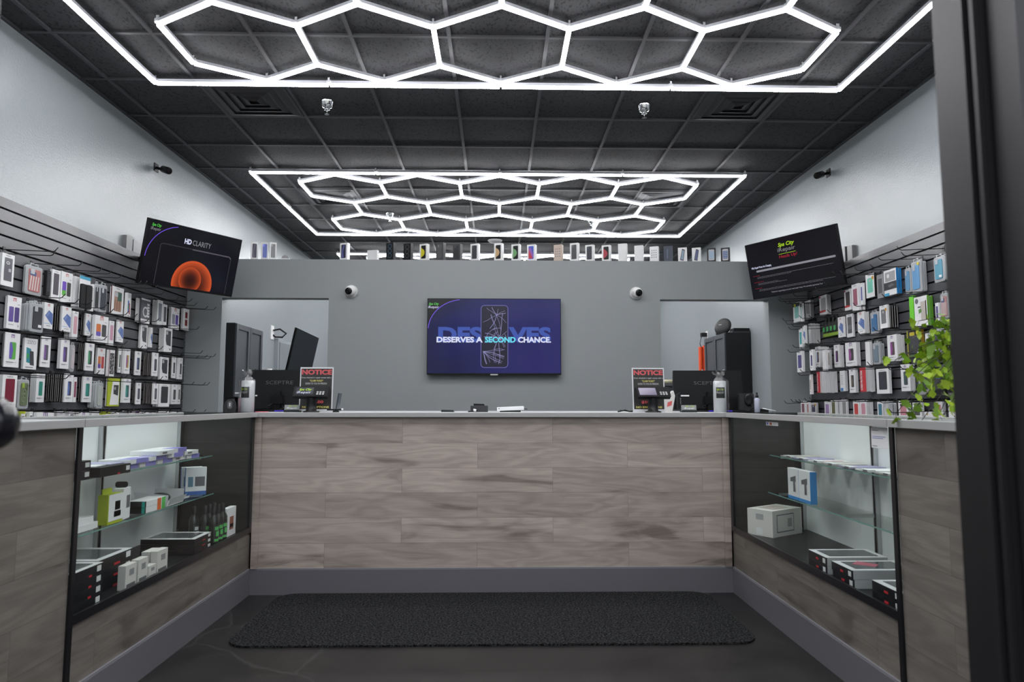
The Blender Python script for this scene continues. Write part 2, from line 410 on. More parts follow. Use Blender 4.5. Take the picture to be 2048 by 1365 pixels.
# ------------------------------------------------------------ hexagon LED fixtures
S3=math.sqrt(3); A=.787*1.0208; SD=A/S3
def tube_mesh(L):
    mb=MB()
    mb.box((-L/2,-.0142,.006),(L/2,.0142,.026),HOUSING)
    n=6; pr=[(.0145*math.cos(PI+PI*i/n), -.004+.008*math.sin(PI+PI*i/n)) for i in range(n+1)]
    vs=[(sx*L/2,p[0],p[1]) for sx in (-1,1) for p in pr]
    fs=[(i,i+1,n+1+i+1,n+1+i) for i in range(n)]+[list(range(n,-1,-1)),list(range(n+1,2*n+2))]
    mb.add(vs,fs,LEDW,True)
    for s in (-1,1): mb.add([(-L/2,s*.0145,-.004),(L/2,s*.0145,-.004),(L/2,s*.0145,.006),(-L/2,s*.0145,.006)],[(0,1,2,3)],LEDS)
    return mb.mesh('light_tube')
_tm={}
def fixture(cy, label, n):
    root=thing('hexagon_ceiling_light',label,'ceiling light',(.02,cy*1.0208,3.295),0,None)
    edges=set(); nodes=set()
    K=lambda p:(round(p[0],3),round(p[1],3))
    for row,(cols,off) in enumerate(((5,0),(4,.5),(5,0))):
        yc=(row-1)*1.5*SD
        for i in range(cols):
            xc=(i+off-2)*A
            vs=[K((xc+SD*math.cos(R_(30+60*k)), yc+SD*math.sin(R_(30+60*k)))) for k in range(6)]
            for k in range(6): edges.add(tuple(sorted((vs[k],vs[(k+1)%6])))); nodes.add(vs[k])
    hx,hy=2.345*1.0208,1.19*1.0208
    xs=[-hx,-hx/2,0,hx/2,hx]
    for sy in (-1,1):
        for a,b in zip(xs,xs[1:]): edges.add(((a,sy*hy),(b,sy*hy)))
        for a in xs: nodes.add((a,sy*hy))
    for sx in (-1,1):
        edges.add(((sx*hx,-hy),(sx*hx,0))); edges.add(((sx*hx,0),(sx*hx,hy))); nodes.add((sx*hx,0))
    for a,b in sorted(edges):
        d=math.hypot(b[0]-a[0],b[1]-a[1]); L=round(d-.018,2)
        if L not in _tm: _tm[L]=tube_mesh(L)
        o=bpy.data.objects.new('light_tube',_tm[L]); C.objects.link(o); o.parent=root
        o.location=((a[0]+b[0])/2,(a[1]+b[1])/2,0); o.rotation_euler=(0,0,math.atan2(b[1]-a[1],b[0]-a[0]))
    if 'c' not in _tm:
        mb=MB(); mb.lathe([(.022,.008),(.024,.012),(.024,.026),(.018,.030)],CLIP,8)
        mb.box((-.006,-.02,.028),(.006,-.014,.045),CLIP); mb.box((-.006,.014,.028),(.006,.02,.045),CLIP)
        mb.lathe([(.003,.028),(.003,.056)],CLIP,6)
        _tm['c']=mb.mesh('connector')
    for p in sorted(nodes):
        o=bpy.data.objects.new('connector',_tm['c']); C.objects.link(o); o.parent=root; o.location=(p[0],p[1],0)
    return root
fixture(3.325,'hexagon grid of white light tubes nearest the entrance, cut off by the top edge',1)
fixture(7.505,'hexagon grid of white light tubes in the middle above the partition and screen',2)
fixture(11.04,'hexagon grid of white light tubes farthest back, barely seen behind the phone boxes',3)

# ceiling vents, sprinklers, detector, cameras
def vent(x,y,label,m):
    t=thing('ceiling_vent',label,'vent',(x,y,H-.002))
    fr=MB(); fr.box((-.292,-.292,-.004),(.292,.292,.012),m); 
    for k,hw in enumerate((.27,.205,.14,.075)):
        lv=MB(); z0,z1=-.004,-.012-.0015*k
        a,b=hw,hw-.040
        o=[(-a,-a),(a,-a),(a,a),(-a,a)]; i=[(-b,-b),(b,-b),(b,b),(-b,b)]
        vs=[(p[0],p[1],z0) for p in o]+[(p[0],p[1],z1) for p in i]
        vs+=[(p[0]*.985,p[1]*.985,z0) for p in i]+[(p[0]*.97,p[1]*.97,z1) for p in i]
        fs=[]
        for q in range(4):
            r=(q+1)%4
            fs+= [(q,4+q,4+r,r),(4+q,12+q,12+r,4+r)]
        lv.add(vs,fs,m); lv.obj('louver',t)
    fr.obj('frame',t); return t
VM=mat('black_vent_metal',(.022,.022,.024),.5); VM2=mat('lit_vent_metal',(.05,.05,.055),.5)  # second is the same vent metal, paler to stand in for tube light
vent(-1.827,4.98,'dark square ceiling vent on the left behind the nearest light grid',VM)
vent(1.831,4.98,'dark square ceiling vent on the right behind the nearest light grid',VM)
vent(-1.827,7.416,'square ceiling vent behind the left hexagon of the middle light grid',VM2)
vent(1.831,7.416,'square ceiling vent behind the right hexagon of the middle light grid',VM2)
def sprinkler(x,y,label):
    t=thing('fire_sprinkler',label,'sprinkler',(x,y,H))
    MB().lathe([(.052,0),(.050,-.008),(.040,-.030),(.036,-.040),(.030,-.040)],CHROME,20).obj('cup',t)
    MB().lathe([(.012,-.030),(.012,-.052),(.022,-.056),(.022,-.064),(.006,-.066),(.006,-.092),(.018,-.094),(.018,-.097)],CHROME,16).obj('sprinkler_head',t)
sprinkler(-1.288,5.0,'chrome fire sprinkler on the left below the nearest light grid')
sprinkler(1.118,5.01,'chrome fire sprinkler on the right below the nearest light grid')
sprinkler(-1.292,8.06,'chrome fire sprinkler inside the left part of the middle light grid')
sprinkler(1.175,8.29,'chrome fire sprinkler inside the right part of the middle light grid')
o=MB().lathe([(.10,0),(.10,-.01),(.085,-.025),(.03,-.032),(.001,-.032)],CLAYW,28).obj('smoke_detector',loc=(-.034,9.375,H)); tag(o,'white round smoke detector on the ceiling above the partition boxes','smoke detector')
def bullet(x,y,z,s,label):
    t=thing('bullet_camera',label,'security camera',(x,y,z))
    MB().box((-.004,-.035,-.035),(.004,.035,.035),BLACK,Matrix.Translation((s*.004,0,0))).obj('mounting_plate',t)
    MB().tube([(s*.005,0,.0),(s*.05,-.0,-.012),(s*.07,-.01,-.02)],.012,BLACK).obj('arm',t)
    d=Vector((s*.75,-.55,-.35)).normalized(); q=Vector((0,0,1)).rotation_difference(d).to_matrix().to_4x4()
    M=Matrix.Translation((s*.06,.0,-.01))@q
    MB().lathe([(.022,0),(.030,.01),(.030,.11),(.026,.115)],BLACK,16,M).obj('camera_body',t)
    MB().lathe([(.022,.114),(.022,.118)],LENS,16,M).obj('lens',t)
bullet(XL,5.78,3.10,1,'small black bullet camera high on the left wall above the tilted screen')
bullet(XR,6.02,3.185,-1,'small black bullet camera high on the right wall above the tilted screen')
def turret(x,z,dx,label):
    t=thing('turret_camera',label,'security camera',(x,YP,z))
    Ry=Matrix.Rotation(PI/2,4,'X')
    MB().lathe([(.062,0),(.062,.012),(.050,.030),(.035,.034)],CLAYW,24,Ry).obj('base_ring',t)
    MB().sphere((0,-.045,0),.050,CLAYW,24).obj('camera_ball',t)
    d=Vector((dx,-.9,-.15)).normalized(); q=Vector((0,0,1)).rotation_difference(d).to_matrix().to_4x4()
    M=Matrix.Translation((0,-.045,0))@q
    MB().lathe([(.033,.036),(.033,.049),(.029,.052),(.001,.053)],LENS,20,M).obj('lens',t)
turret(-1.375,2.130,-.20,'white round wall camera left of the centre screen, lens turned left')
turret(1.319,2.124,.22,'white round wall camera right of the centre screen, lens turned right')

# ------------------------------------------------------------ counters
XCL, XCR, YC = -1.40, 1.36, 4.01     # faces of the left run, right run and the middle run
TZ=1.03
# middle counter
t=thing('service_counter','wood panelled service counter across the room below the centre screen','counter',(0,YC,0))
def at0(mb,name,par,loc): 
    return mb.obj(name,par)
MI=Matrix.Translation((0,-YC,0))
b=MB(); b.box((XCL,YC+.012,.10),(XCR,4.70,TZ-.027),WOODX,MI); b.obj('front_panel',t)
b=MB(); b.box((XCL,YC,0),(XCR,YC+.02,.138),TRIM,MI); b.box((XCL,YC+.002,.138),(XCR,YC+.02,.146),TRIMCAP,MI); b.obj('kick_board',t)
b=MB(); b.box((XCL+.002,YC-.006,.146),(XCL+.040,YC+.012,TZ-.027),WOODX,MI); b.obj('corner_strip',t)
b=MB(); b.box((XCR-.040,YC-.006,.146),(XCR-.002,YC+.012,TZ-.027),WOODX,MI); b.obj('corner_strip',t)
b=MB(); b.box((XCL,YC-.022,TZ-.027),(XCR,4.80,TZ),TOP,MI,mats=[None,None,EDGE,None,None,None]); b.obj('worktop',t,bevel=.002)

def side_run(side):
    s=-1 if side=='left' else 1
    xf = XCL if s<0 else XCR                      # front face; cabinet goes to s*(...)
    D=.42; Y0,Y1=2.335,YC-.040
    def bx(mb,d0,d1,y0,y1,z0,z1,m,**k):
        xa,xb=sorted((xf+s*d0, xf+s*d1)); return mb.box((xa,y0,z0),(xb,y1,z1),m,**k)
    t=thing('display_case','glass fronted display case forming the %s arm of the counter'%side,'display case')
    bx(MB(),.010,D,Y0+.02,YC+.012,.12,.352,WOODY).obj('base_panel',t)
    b=MB(); bx(b,0,.02,Y0+.02,YC,0,.138,TRIM); bx(b,.002,.02,Y0+.02,YC,.138,.146,TRIMCAP); b.obj('kick_board',t)
    bx(MB(),.0,D,Y0+.02,YC-.006,.352,.368,BLACK).obj('deck',t)
    bx(MB(),D-.012,D,Y0+.02,YC-.02,.368,TZ-.03,WHITE2).obj('back_panel',t)
    bx(MB(),.012,D-.012,Y1,Y1+.025,.368,TZ-.03,WOODD).obj('end_panel',t)
    b=MB(); bx(b,.002,.007,Y0+.03,Y1-.01,.380,TZ-.03,GLASS); b.obj('glass_front',t)
    bx(MB(),-.003,.006,Y0,Y0+.022,0,TZ-.027,DKFRAME).obj('frame_post',t); bx(MB(),-.002,.010,Y0+.022,YC-.004,.352,.382,DKFRAME).obj('bottom_rail',t)
    bx(MB(),-.002,.010,Y1-.004,YC-.006,.382,TZ-.027,DKFRAME).obj('frame_post',t)
    for yy in (2.40,3.18,3.945):
        b=MB(); bx(b,D-.032,D-.0125,yy-.014,yy+.014,.368,TZ-.03,ALU); bx(b,D-.034,D-.030,yy-.004,yy+.004,.38,TZ-.05,BLACKM); b.obj('upright',t)
    for z,d in ((.790,.216),(.580,.232)):
        b=MB(); 
        xa,xb=sorted((xf+s*(D-.034-d+.04), xf+s*(D-.036)))
        b.box((xa,Y0+.04,z-.006),(xb,Y1-.03,z),SHELFG)
        xe=xf+s*(D-.034-d+.04); xa,xb=sorted((xe,xe-s*.0012)); b.box((xa,Y0+.04,z-.006),(xb,Y1-.03,z),GEDGE)
        o=b.obj('glass_shelf',t)
        for yy in (3.18,3.935):
            bx(MB(),D-.034-d+.10,D-.036,yy-.005,yy+.005,z-.022,z-.0065,ALU).obj('shelf_bracket',t)
    b=MB(); bx(b,0.0,D,Y0,YC-.02,TZ-.009,TZ-.003,SHELFG); b.obj('glass_top',t)
    b=MB(); bx(b,-.022,.012,Y0,YC-.024,TZ-.027,TZ,EDGE); bx(b,D-.02,D,Y0,YC-.022,TZ-.027,TZ,EDGE); b.obj('top_rail',t,bevel=.0015)
    # near wood clad cabinet
    t2=thing('wood_cabinet','tall grey wood clad counter cabinet nearest the entrance on the %s'%side,'cabinet')
    b=MB(); bx(b,.006,D,1.05,Y0-.001,.12,TZ-.027,WOODY); b.obj('body_panel',t2)
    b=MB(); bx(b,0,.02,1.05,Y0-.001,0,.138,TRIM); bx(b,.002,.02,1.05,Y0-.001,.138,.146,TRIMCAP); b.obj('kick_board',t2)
    b=MB(); bx(b,-.022,D,1.05,Y0-.004,TZ-.027,TZ,TOP,mats=[None,None,None,EDGE,None,EDGE]); b.obj('worktop',t2,bevel=.0015)
    # corner cabinet behind
    t3=thing('corner_cabinet','low cabinet with smoky top behind the %s corner of the counter'%side,'cabinet')
    b=MB(); bx(b,.02,D,YC+.014,4.70,0,TZ-.02,CABS); b.obj('body_panel',t3)
    b=MB(); bx(b,.001,D,YC-.018,4.80,TZ-.018,TZ-.001,DKGLASS); b.obj('worktop',t3)
side_run('left'); side_run('right')

# mat on the floor
b=MB(); pts=rrect(2.42,.84,.11,-.01,3.585,6)
n=len(pts); b.add([(x,y,.0005) for x,y in pts]+[(x,y,.010) for x,y in pts],[list(range(n,2*n)),list(range(n-1,-1,-1))]+[(i,(i+1)%n,(i+1)%n+n,i+n) for i in range(n)],CARPET)
tag(b.obj('floor_mat'),'charcoal ribbed floor mat lying before the service counter','mat')

# ------------------------------------------------------------ screens
def emis(name,c,k=1.0): return mat('screen_'+name,(0,0,0),.25,emit=c,es=k)
LIME=emis('lime',(.45,.75,.02),.85); LGREEN=emis('green',(.10,.60,.08),.9); SWHITE=emis('white',(.75,.78,1.0),.9); SGREY=emis('grey',(.30,.30,.34),.8)
ARC=emis('arc',(.20,.10,.85),.9); BLUE1=emis('blue',(.055,.11,.50),.75); CYAN=emis('cyan',(.15,.75,.95),.9); SRED=emis('red',(.45,.02,.04),.7)
def logo(x0,x1,z0,z1,y,par,l=LIME,wt=SWHITE,M=None):
    h=z1-z0
    lettering('Spa City',x0+(x1-x0)*.06,x1,z0+h*.52,z1,y,l,par,.02,.3,M=M)
    lettering('iRepair',x0,x1,z0,z0+h*.50,y,wt,par,.0,0,M=M)
def screen_bg(name,build):
    m=bpy.data.materials.new(name); m.use_nodes=True; build(m); return m
def navy(m):
    nt=m.node_tree; b=nt.nodes['Principled BSDF']; b.inputs['Base Color'].default_value=(.004,.004,.006,1); b.inputs['Roughness'].default_value=.12
    tc=N(m,'ShaderNodeTexCoord'); sp=N(m,'ShaderNodeSeparateXYZ'); nt.links.new(tc.outputs['Generated'],sp.inputs[0])
    n=N(m,'ShaderNodeTexNoise'); n.inputs['Scale'].default_value=1.6; n.inputs['Detail'].default_value=1; nt.links.new(tc.outputs['Generated'],n.inputs['Vector'])
    a=N(m,'ShaderNodeMath'); a.operation='MULTIPLY_ADD'; a.inputs[1].default_value=.6; nt.links.new(sp.outputs[0],a.inputs[0]); nt.links.new(n.outputs['Fac'],a.inputs[2])
    r=N(m,'ShaderNodeValToRGB'); e=r.color_ramp.elements; e[0].position=.4; e[0].color=(.012,.014,.050,1); e[1].position=1.05; e[1].color=(.024,.022,.14,1)
    x=e.new(.72); x.color=(.016,.018,.11,1)
    nt.links.new(a.outputs[0],r.inputs[0]); nt.links.new(r.outputs[0],b.inputs['Emission Color']); b.inputs['Emission Strength'].default_value=.85
def darkbg(m):
    b=m.node_tree.nodes['Principled BSDF']; b.inputs['Base Color'].default_value=(.003,.003,.004,1); b.inputs['Roughness'].default_value=.14
    b.inputs['Emission Color'].default_value=(.004,.004,.006,1); b.inputs['Emission Strength'].default_value=1
def orange(m, k=1.0):
    nt=m.node_tree; b=nt.nodes['Principled BSDF']; b.inputs['Base Color'].default_value=(.003,.002,.002,1); b.inputs['Roughness'].default_value=.14
    tc=N(m,'ShaderNodeTexCoord'); g=N(m,'ShaderNodeAttribute')
    sp=N(m,'ShaderNodeVectorMath'); sp.operation='SUBTRACT'; sp.inputs[1].default_value=(.5,.5,.35)
    nt.links.new(tc.outputs['Generated'],sp.inputs[0])
    l=N(m,'ShaderNodeVectorMath'); l.operation='LENGTH'; nt.links.new(sp.outputs[0],l.inputs[0])
    r=N(m,'ShaderNodeValToRGB'); e=r.color_ramp.elements; e[0].position=.18; e[0].color=(.025,.004,.002,1); e[1].position=.58; e[1].color=(.62,.10,.022,1)
    nt.links.new(l.outputs['Value'],r.inputs[0]); nt.links.new(r.outputs[0],b.inputs['Emission Color']); b.inputs['Emission Strength'].default_value=.75*k
def strip(pts,wd,y,m,mb,M=None):
    for (xa,za),(xb,zb) in zip(pts,pts[1:]):
        d=math.hypot(xb-xa,zb-za) or 1; nx,nz=-(zb-za)/d*wd/2,(xb-xa)/d*wd/2
        mb.add([(xa-nx,y,za-nz),(xb-nx,y,zb-nz),(xb+nx,y,zb+nz),(xa+nx,y,za+nz)],[(0,1,2,3)],m,False,M)

# centre screen, 55 inch
W,Hh=1.246,.712
t=thing('wall_screen','large blue advertising screen on the grey partition above the service counter','television',(-.028,YP-.082,1.702))
MB().box((-W/2,.0,-Hh/2),(W/2,.045,Hh/2),BLACK).obj('housing',t,bevel=.003)
MB().box((-.22,.045,-.16),(.22,.082,.16),BLACKM).obj('wall_bracket',t)
MB().box((-W/2+.006,-.0015,-Hh/2+.014),(W/2-.006,-.0005,Hh/2-.006),screen_bg('screen_navy',navy)).obj('display',t)
MB().box((-.035,-.004,-Hh/2-.006),(.035,.004,-Hh/2+.006),ALU).obj('brand_plate',t)
sx=lambda px:(px-988)/268.5*W; sz=lambda py:-(py-674)/152*Hh      # layout measured on the screen
y=-.003
arc=MB(); strip([(-W/2+.010+.33*(1-math.cos(R_(a)))-.0, .06+.285*math.sin(R_(a))) for a in range(3,86,4)],.006,y,ARC,arc); 
dk=MB(); ap=[(-W/2+.007+.33*(1-math.cos(R_(a))), .06+.285*math.sin(R_(a))) for a in range(3,86,4)]
dk.poly([(-W/2+.007,Hh/2-.007),(-W/2+.007,.075)]+ap+[(ap[-1][0],Hh/2-.007)],-.0022,emis('dark',(.006,.006,.008),1.0)); dk.obj('corner_art',t); arc.obj('arc_line',t)
logo(-W/2+.008,-W/2+.108,.255,.315,y,t,LGREEN,SWHITE)
lettering('DESERVES',sx(876),sx(1102),sz(686),sz(655),y+.0004,BLUE1,t,.045)
ph=MB(); ph.poly(rrect(.245,.575,.03,sx(988.5),.0),-.0033,emis('phone_dark',(.012,.012,.028),1.0))
def outline(w_,h_,r_,cx,cz,wd,y_,m_,mb_): 
    p=rrect(w_,h_,r_,cx,cz,5); strip(p+[p[0]],wd,y_,m_,mb_)
PHL=emis('phone_edge',(.20,.19,.55),.8); CRK=emis('crack',(.45,.42,.80),.7)
outline(.250,.580,.032,sx(988.5),0,.005,-.0036,PHL,ph)
rr=random.Random(3); cx=sx(988.5)
for (ox,oz,k,L0,sp) in ((.045,-.02,16,.20,360),(-.105,-.14,9,.17,90),(.02,.20,9,.12,360)):
    for i in range(k):
        a=R_(i*sp/k+(rr.random()-.5)*16+(-75 if sp<360 else 0)); px_,pz_=ox,oz; pts=[(cx+px_,pz_)]
        for q in range(5):
            a+=(rr.random()-.5)*.55; px_+=math.cos(a)*L0*.24; pz_+=math.sin(a)*L0*.24
            if abs(px_)>.115 or abs(pz_)>.275: break
            pts.append((cx+px_,pz_))
        strip(pts,.0022 if i%3 else .0035,-.0038,CRK,ph)
for i in range(16):
    a0=rr.random()*360; r0=.03+rr.random()*.09; pts=[(cx+.04+r0*math.cos(R_(a0+q*9)),-.02+r0*math.sin(R_(a0+q*9))) for q in range(6)]
    if all(abs(p[0]-cx)<.115 for p in pts): strip(pts,.0025,-.0038,CRK,ph)
ph.obj('cracked_phone_art',t)
lettering('DESERVES A',sx(873),sx(965),sz(686.5),sz(675),-.0045,SWHITE,t,.04)
lettering('SECOND',sx(969.5),sx(1031),sz(686.5),sz(675),-.0045,CYAN,t,.04)
lettering('CHANCE.',sx(1035.5),sx(1102),sz(686.5),sz(675),-.0045,SWHITE,t,.04)

def tilted_tv(label, loc, ang, side, wall):
    t=thing('tilted_screen',label,'television',loc)
    a,b_,c_=ang
    M=Matrix.Rotation(a,4,'Z')@Matrix.Rotation(b_,4,'X')@Matrix.Rotation(c_,4,'Y')
    w_,h_=.88,.51
    MB().box((-w_/2,0,-h_/2),(w_/2,.035,h_/2),BLACK,M).obj('housing',t)
    MB().box((-w_/2+.006,-.0015,-h_/2+.014),(w_/2-.006,-.0004,h_/2-.006),screen_bg('screen_dark_'+side,darkbg),M).obj('display',t)
    MB().box((-w_*.28,.035,-h_*.32),(w_*.28,.065,h_*.2),BLACKM,M).obj('rear_cover',t)
    s=-1 if side=='left' else 1
    bk=MB(); p=M@Vector((0,.06,0)); q=Vector((wall-loc[0],(-.03 if s<0 else .02),.0))
    bk.box((-.012,-.10,-.14),(.012,.10,.14),mat('steel_grey',(.18,.18,.19),.4,.5),Matrix.Translation(q-Vector((s*.012,0,0))))
    mid=q*.5+p*.5+Vector((0,-.12,0))
    bk.tube([q,mid,p],.018,BLACKM); bk.obj('wall_arm',t)
    return t,M
tl,M=tilted_tv('tilted wall screen at left showing HD CLARITY and orange circles',(-2.4903,5.5736,2.2508),(1.0905,.2341,-.0207),'left',XL)
# plate seen at the left wall behind the near edge
lettering('HD',-.115,-.052,.118,.160,-.003,SWHITE,tl,.04,M=M); lettering('CLARITY',-.040,.135,.118,.160,-.003,SGREY,tl,.0,M=M)
logo(-.420,-.335,.165,.225,-.003,tl,LGREEN,SGREY,M)
b=MB(); strip([(-.43+.30*(1-math.cos(R_(a))),-.045+.285*math.sin(R_(a))) for a in range(2,82,4)],.005,-.003,ARC,b,M); b.obj('arc_line',tl)
b=MB(); p=[(-.315,-.238),(-.315,.075),(-.30,.085),(.335,.085),(.355,.07),(.355,-.238)]; strip(p,.008,-.0025,emis('frame_grey',(.030,.028,.034),1),b,M)
strip([(-.03,.083),(.335,.083),(.355,.068)],.010,-.0027,emis('frame_light',(.09,.08,.10),1),b,M); b.obj('phone_frame_art',tl)
def glow_disc(cx,cz,rad,y0,k,par,zmin=-.237):
    b=MB(); n=9
    for i in range(n):
        f=1-i/n; rr_=rad*(f**.75); cz_=cz-rad*.10*(1-f); q=f**2.6*k
        p=[(x_,max(z_,zmin)) for x_,z_ in circ(cx,cz_,rr_,44)]
        b.poly(p,y0-.00012*i,emis('orange_%d_%d'%(i,int(k*100)),(.030+.62*q,.006+.085*q,.003+.018*q),.85),M)
    b.obj('orange_circle_art',par)
glow_disc(.02,-.195,.190,-.0028,1.0,tl)
glow_disc(-.005,-.165,.105,-.0042,.75,tl)
tr,M=tilted_tv('tilted wall screen at right headed Heads Up with price notice',(2.5749,5.8287,2.2975),(-.9807,.1879,-.0193),'right',XR)
logo(-.115,.055,.115,.205,-.003,tr,LIME,SGREY,M)
b=MB(); strip([(-.11,.106),(.055,.106)],.003,-.003,LIME,b,M); b.obj('underline_art',tr)
lettering('Heads Up!',-.11,.065,.062,.098,-.003,SRED,tr,.01,.1,M=M)
lettering('Why Repair Prices Are Changing',-.405,-.200,.016,.040,-.003,SWHITE,tr,.015,M=M)
b=MB(); b.poly(rrect(.76,.018,.009,.02,-.005),-.003,SGREY,M)
FA=emis('faint_text',(.16,.16,.18),.8); FR=emis('faint_red',(.30,.02,.03),.8)
for z,x0,x1,m_ in ((-.045,-.40,-.33,FR),(-.060,-.36,.37,FA),(-.070,-.36,-.02,FA),(-.103,-.40,-.30,FR),(-.118,-.36,-.15,FA),(-.128,-.36,-.07,FA),(-.160,-.40,-.33,FR),(-.175,-.36,.37,FA),(-.185,-.36,.26,FA)):
    q=x0
    while q<x1:
        l=min(.012+rnd.random()*.022,x1-q); strip([(q,z),(q+l,z)],.0035,-.003,m_,b,M); q+=l+.004
b.obj('small_print_art',tr)
lettering('Thanks for supporting us as your local repair shop. We sincerely appreciate You!',-.24,.25,-.222,-.205,-.003,SGREY,tr,.01,M=M)
# wall plates of the brackets visible beside the screens
tag(MB().box((XR-.03,5.62,2.30),(XR,5.70,2.42),mat('plate_grey',(.22,.22,.23),.4)).obj('junction_box'),'small grey junction box on the wall beside the right tilted screen','junction box')
tag(MB().box((XL,5.33,2.24),(XL+.03,5.42,2.40),mat('plate_grey')).obj('junction_box'),'small grey junction box on the wall beside the left tilted screen','junction box')

# ------------------------------------------------------------ phone boxes standing on the partition
def phone_box(x0,x1,h,body,kind,col,label,turn):
    w_=.082 if x1-x0>.085 else .062; d_=.045
    mb=MB(); bm={'w':WHITE,'b':BLACKCARD,'g':rgb((.055,.055,.06)),'n':rgb((.02,.03,.06)),'c':rgb((.55,.44,.37)),'k':BLACKCARD}[body]
    mb.box((-w_/2,0,0),(w_/2,d_,h),bm)
    y=-.0006
    def P(m,pts,dy=0): mb.poly(pts,y-dy,m)
    pw,phh=w_*.62,h*.80
    if kind=='phone':
        P(rgb(col),rrect(pw,phh,.007,0,h*.5))
        P(rgb([min(1,c*1.8+.02) for c in col]),rrect(pw*.28,h*.14,.005,-pw*.28,h*.82),.0004)
    elif kind=='swirl':
        P(rgb((.03,.03,.07)),rrect(pw,phh,.007,0,h*.5))
        P(rgb(col),[(-pw*.3,h*.14),(pw*.05,h*.14),(-pw*.12,h*.45),(pw*.25,h*.86),(pw*.0,h*.86),(-pw*.38,h*.45)],.0004)
    elif kind=='rings':
        for i,z in enumerate((.80,.52,.26)):
            p=circ(0,h*z,w_*.24,18); b_=MB(); strip(p+[p[0]],.004,y,rgb(col),mb)
    elif kind=='planet':
        P(BLACKCARD,rrect(pw,phh,.007,.002,h*.5)); P(rgb(col),[(-pw*.5,h*.14)]+circ(-pw*.5,h*.47,pw*.8,14,-75,75)+[(-pw*.5,h*.84)],.0004)
    elif kind=='grad':
        P(rgb((.05,.10,.55)),rrect(pw,phh,.007,0,h*.5)); P(rgb((.55,.03,.06)),[(-pw*.5,h*.14),(pw*.3,h*.14),(-pw*.5,h*.75)],.0004); P(rgb((.30,.12,.50)),[(pw*.3,h*.14),(pw*.5,h*.30),(-pw*.1,h*.85),(-pw*.5,h*.75)],.0004)
    elif kind=='dots':
        for i in range(3):
            for j in range(4): P(rgb((.15,.15,.18)),rrect(w_*.12,h*.06,.002,(i-1)*w_*.24,h*(.28+j*.15)))
    elif kind=='old':
        P(rgb((.45,.46,.5)),rrect(pw*1.05,phh*1.0,.009,0,h*.5)); P(rgb(col),rrect(pw*.86,phh*.66,.002,0,h*.5),.0004)
        for i in range(3):
            for j in range(4): P(rgb((.35,.5,.65) if (i+j)%2 else (.5,.5,.55)),rrect(pw*.18,h*.06,.002,(i-1)*pw*.27,h*(.32+j*.12)),.0008)
    elif kind=='tilt':
        P(rgb((.05,.05,.07)),[(-w_*.28,h*.12),(w_*.12,h*.05),(w_*.30,h*.82),(-w_*.02,h*.92)]); P(rgb(col),[(-w_*.20,h*.17),(w_*.08,h*.12),(w_*.23,h*.76),(-w_*.0,h*.84)],.0004)
    elif kind=='bar': P(rgb(col),rrect(w_*.1,h*.6,.002,-w_*.08,h*.5))
    # small grey lettering strip on the side
    o=mb.obj('phone_box',loc=((x0+x1)/2,YP+.015,ZP),rotz=R_(turn)); tag(o,label,'phone box')
B=[(-2.335,-2.266,.168,'w','swirl',(.12,.10,.15),'white phone box with dark purple swirl, first at the left end',22),
(-2.24,-2.167,.165,'w','phone',(.12,.17,.55),'white phone box with bright blue phone, second from the left',22),
(-2.16,-2.091,.165,'w','phone',(.22,.22,.23),'white phone box with silver grey phone beside the blue one',22),
(-1.509,-1.414,.163,'w','swirl',(.13,.14,.40),'white phone box with violet blue wave, standing alone',-22),
(-1.072,-.976,.168,'k','rings',(.05,.13,.22),'black phone box with three blue lens rings',-26),
(-.905,-.814,.160,'k','rings',(.10,.10,.11),'black phone box with three faint grey lens rings',-26),
(-.756,-.656,.158,'w','planet',(.68,.60,.02),'white phone box with bright yellow phone',-26),
(-.604,-.498,.170,'g','phone',(.085,.085,.09),'dark grey phone box, taller of two',-28),
(-.441,-.34,.160,'g','phone',(.030,.030,.034),'dark grey phone box, shorter of two',-28),
(-.268,-.172,.162,'w','phone',(.02,.02,.03),'white phone box with black phone back left of the smoke detector',-20),
(-.047,.058,.168,'w','planet',(.55,.36,.18),'white phone box with golden planet below the smoke detector',-24),
(.121,.222,.160,'w','planet',(.16,.38,.15),'white phone box with green planet',-24),
(.267,.376,.158,'w','grad',(0,0,0),'white phone box with red and blue screen',-24),
(.525,.629,.158,'c','dots',(0,0,0),'cream coloured phone box',-24),
(.679,.786,.175,'w','phone',(.06,.06,.07),'tall white phone box with dark grey phone',-26),
(.829,.93,.158,'w','phone',(.03,.03,.05),'white phone box with blue black phone left of the red flower one',-26),
(.988,1.09,.156,'w','planet',(.40,.03,.05),'white phone box with black phone and red flower',-26),
(1.141,1.252,.172,'w','none',(0,0,0),'plain white phone box, taller of two',-24),
(1.303,1.403,.155,'w','none',(0,0,0),'plain white phone box, shorter of two',-24),
(1.453,1.55,.145,'w','dots',(0,0,0),'white phone box covered in small icons',-24),
(1.591,1.684,.150,'n','bar',(.10,.14,.25),'navy blue phone box',-18),
(1.729,1.821,.136,'w','tilt',(.25,.35,.45),'white phone box with leaning pale phone',-20),
(1.863,1.957,.136,'w','tilt',(.06,.08,.20),'white phone box with leaning dark phone',-22),
(2.008,2.103,.132,'b','old',(.30,.45,.60),'black box with old silver phone, second from the right end',-20),
(2.135,2.245,.138,'b','old',(.05,.10,.28),'black box with old phone, last at the right end',-24)]
for a in B: phone_box(*a)
o=MB().box((-.05,0,0),(.05,.045,.095),WHITE).obj('phone_box',loc=(-1.19,YP+.012,ZP),rotz=R_(-14)); tag(o,'small low white earphone box with nothing printed on it','phone box')
mb=MB(); mb.box((-.035,0,0),(.035,.035,.012),WHITE); mb.prism([(-.04,.012),(.03,.012),(.02,.035),(-.015,.045),(-.035,.030)],.0,.03,GREYCARD)
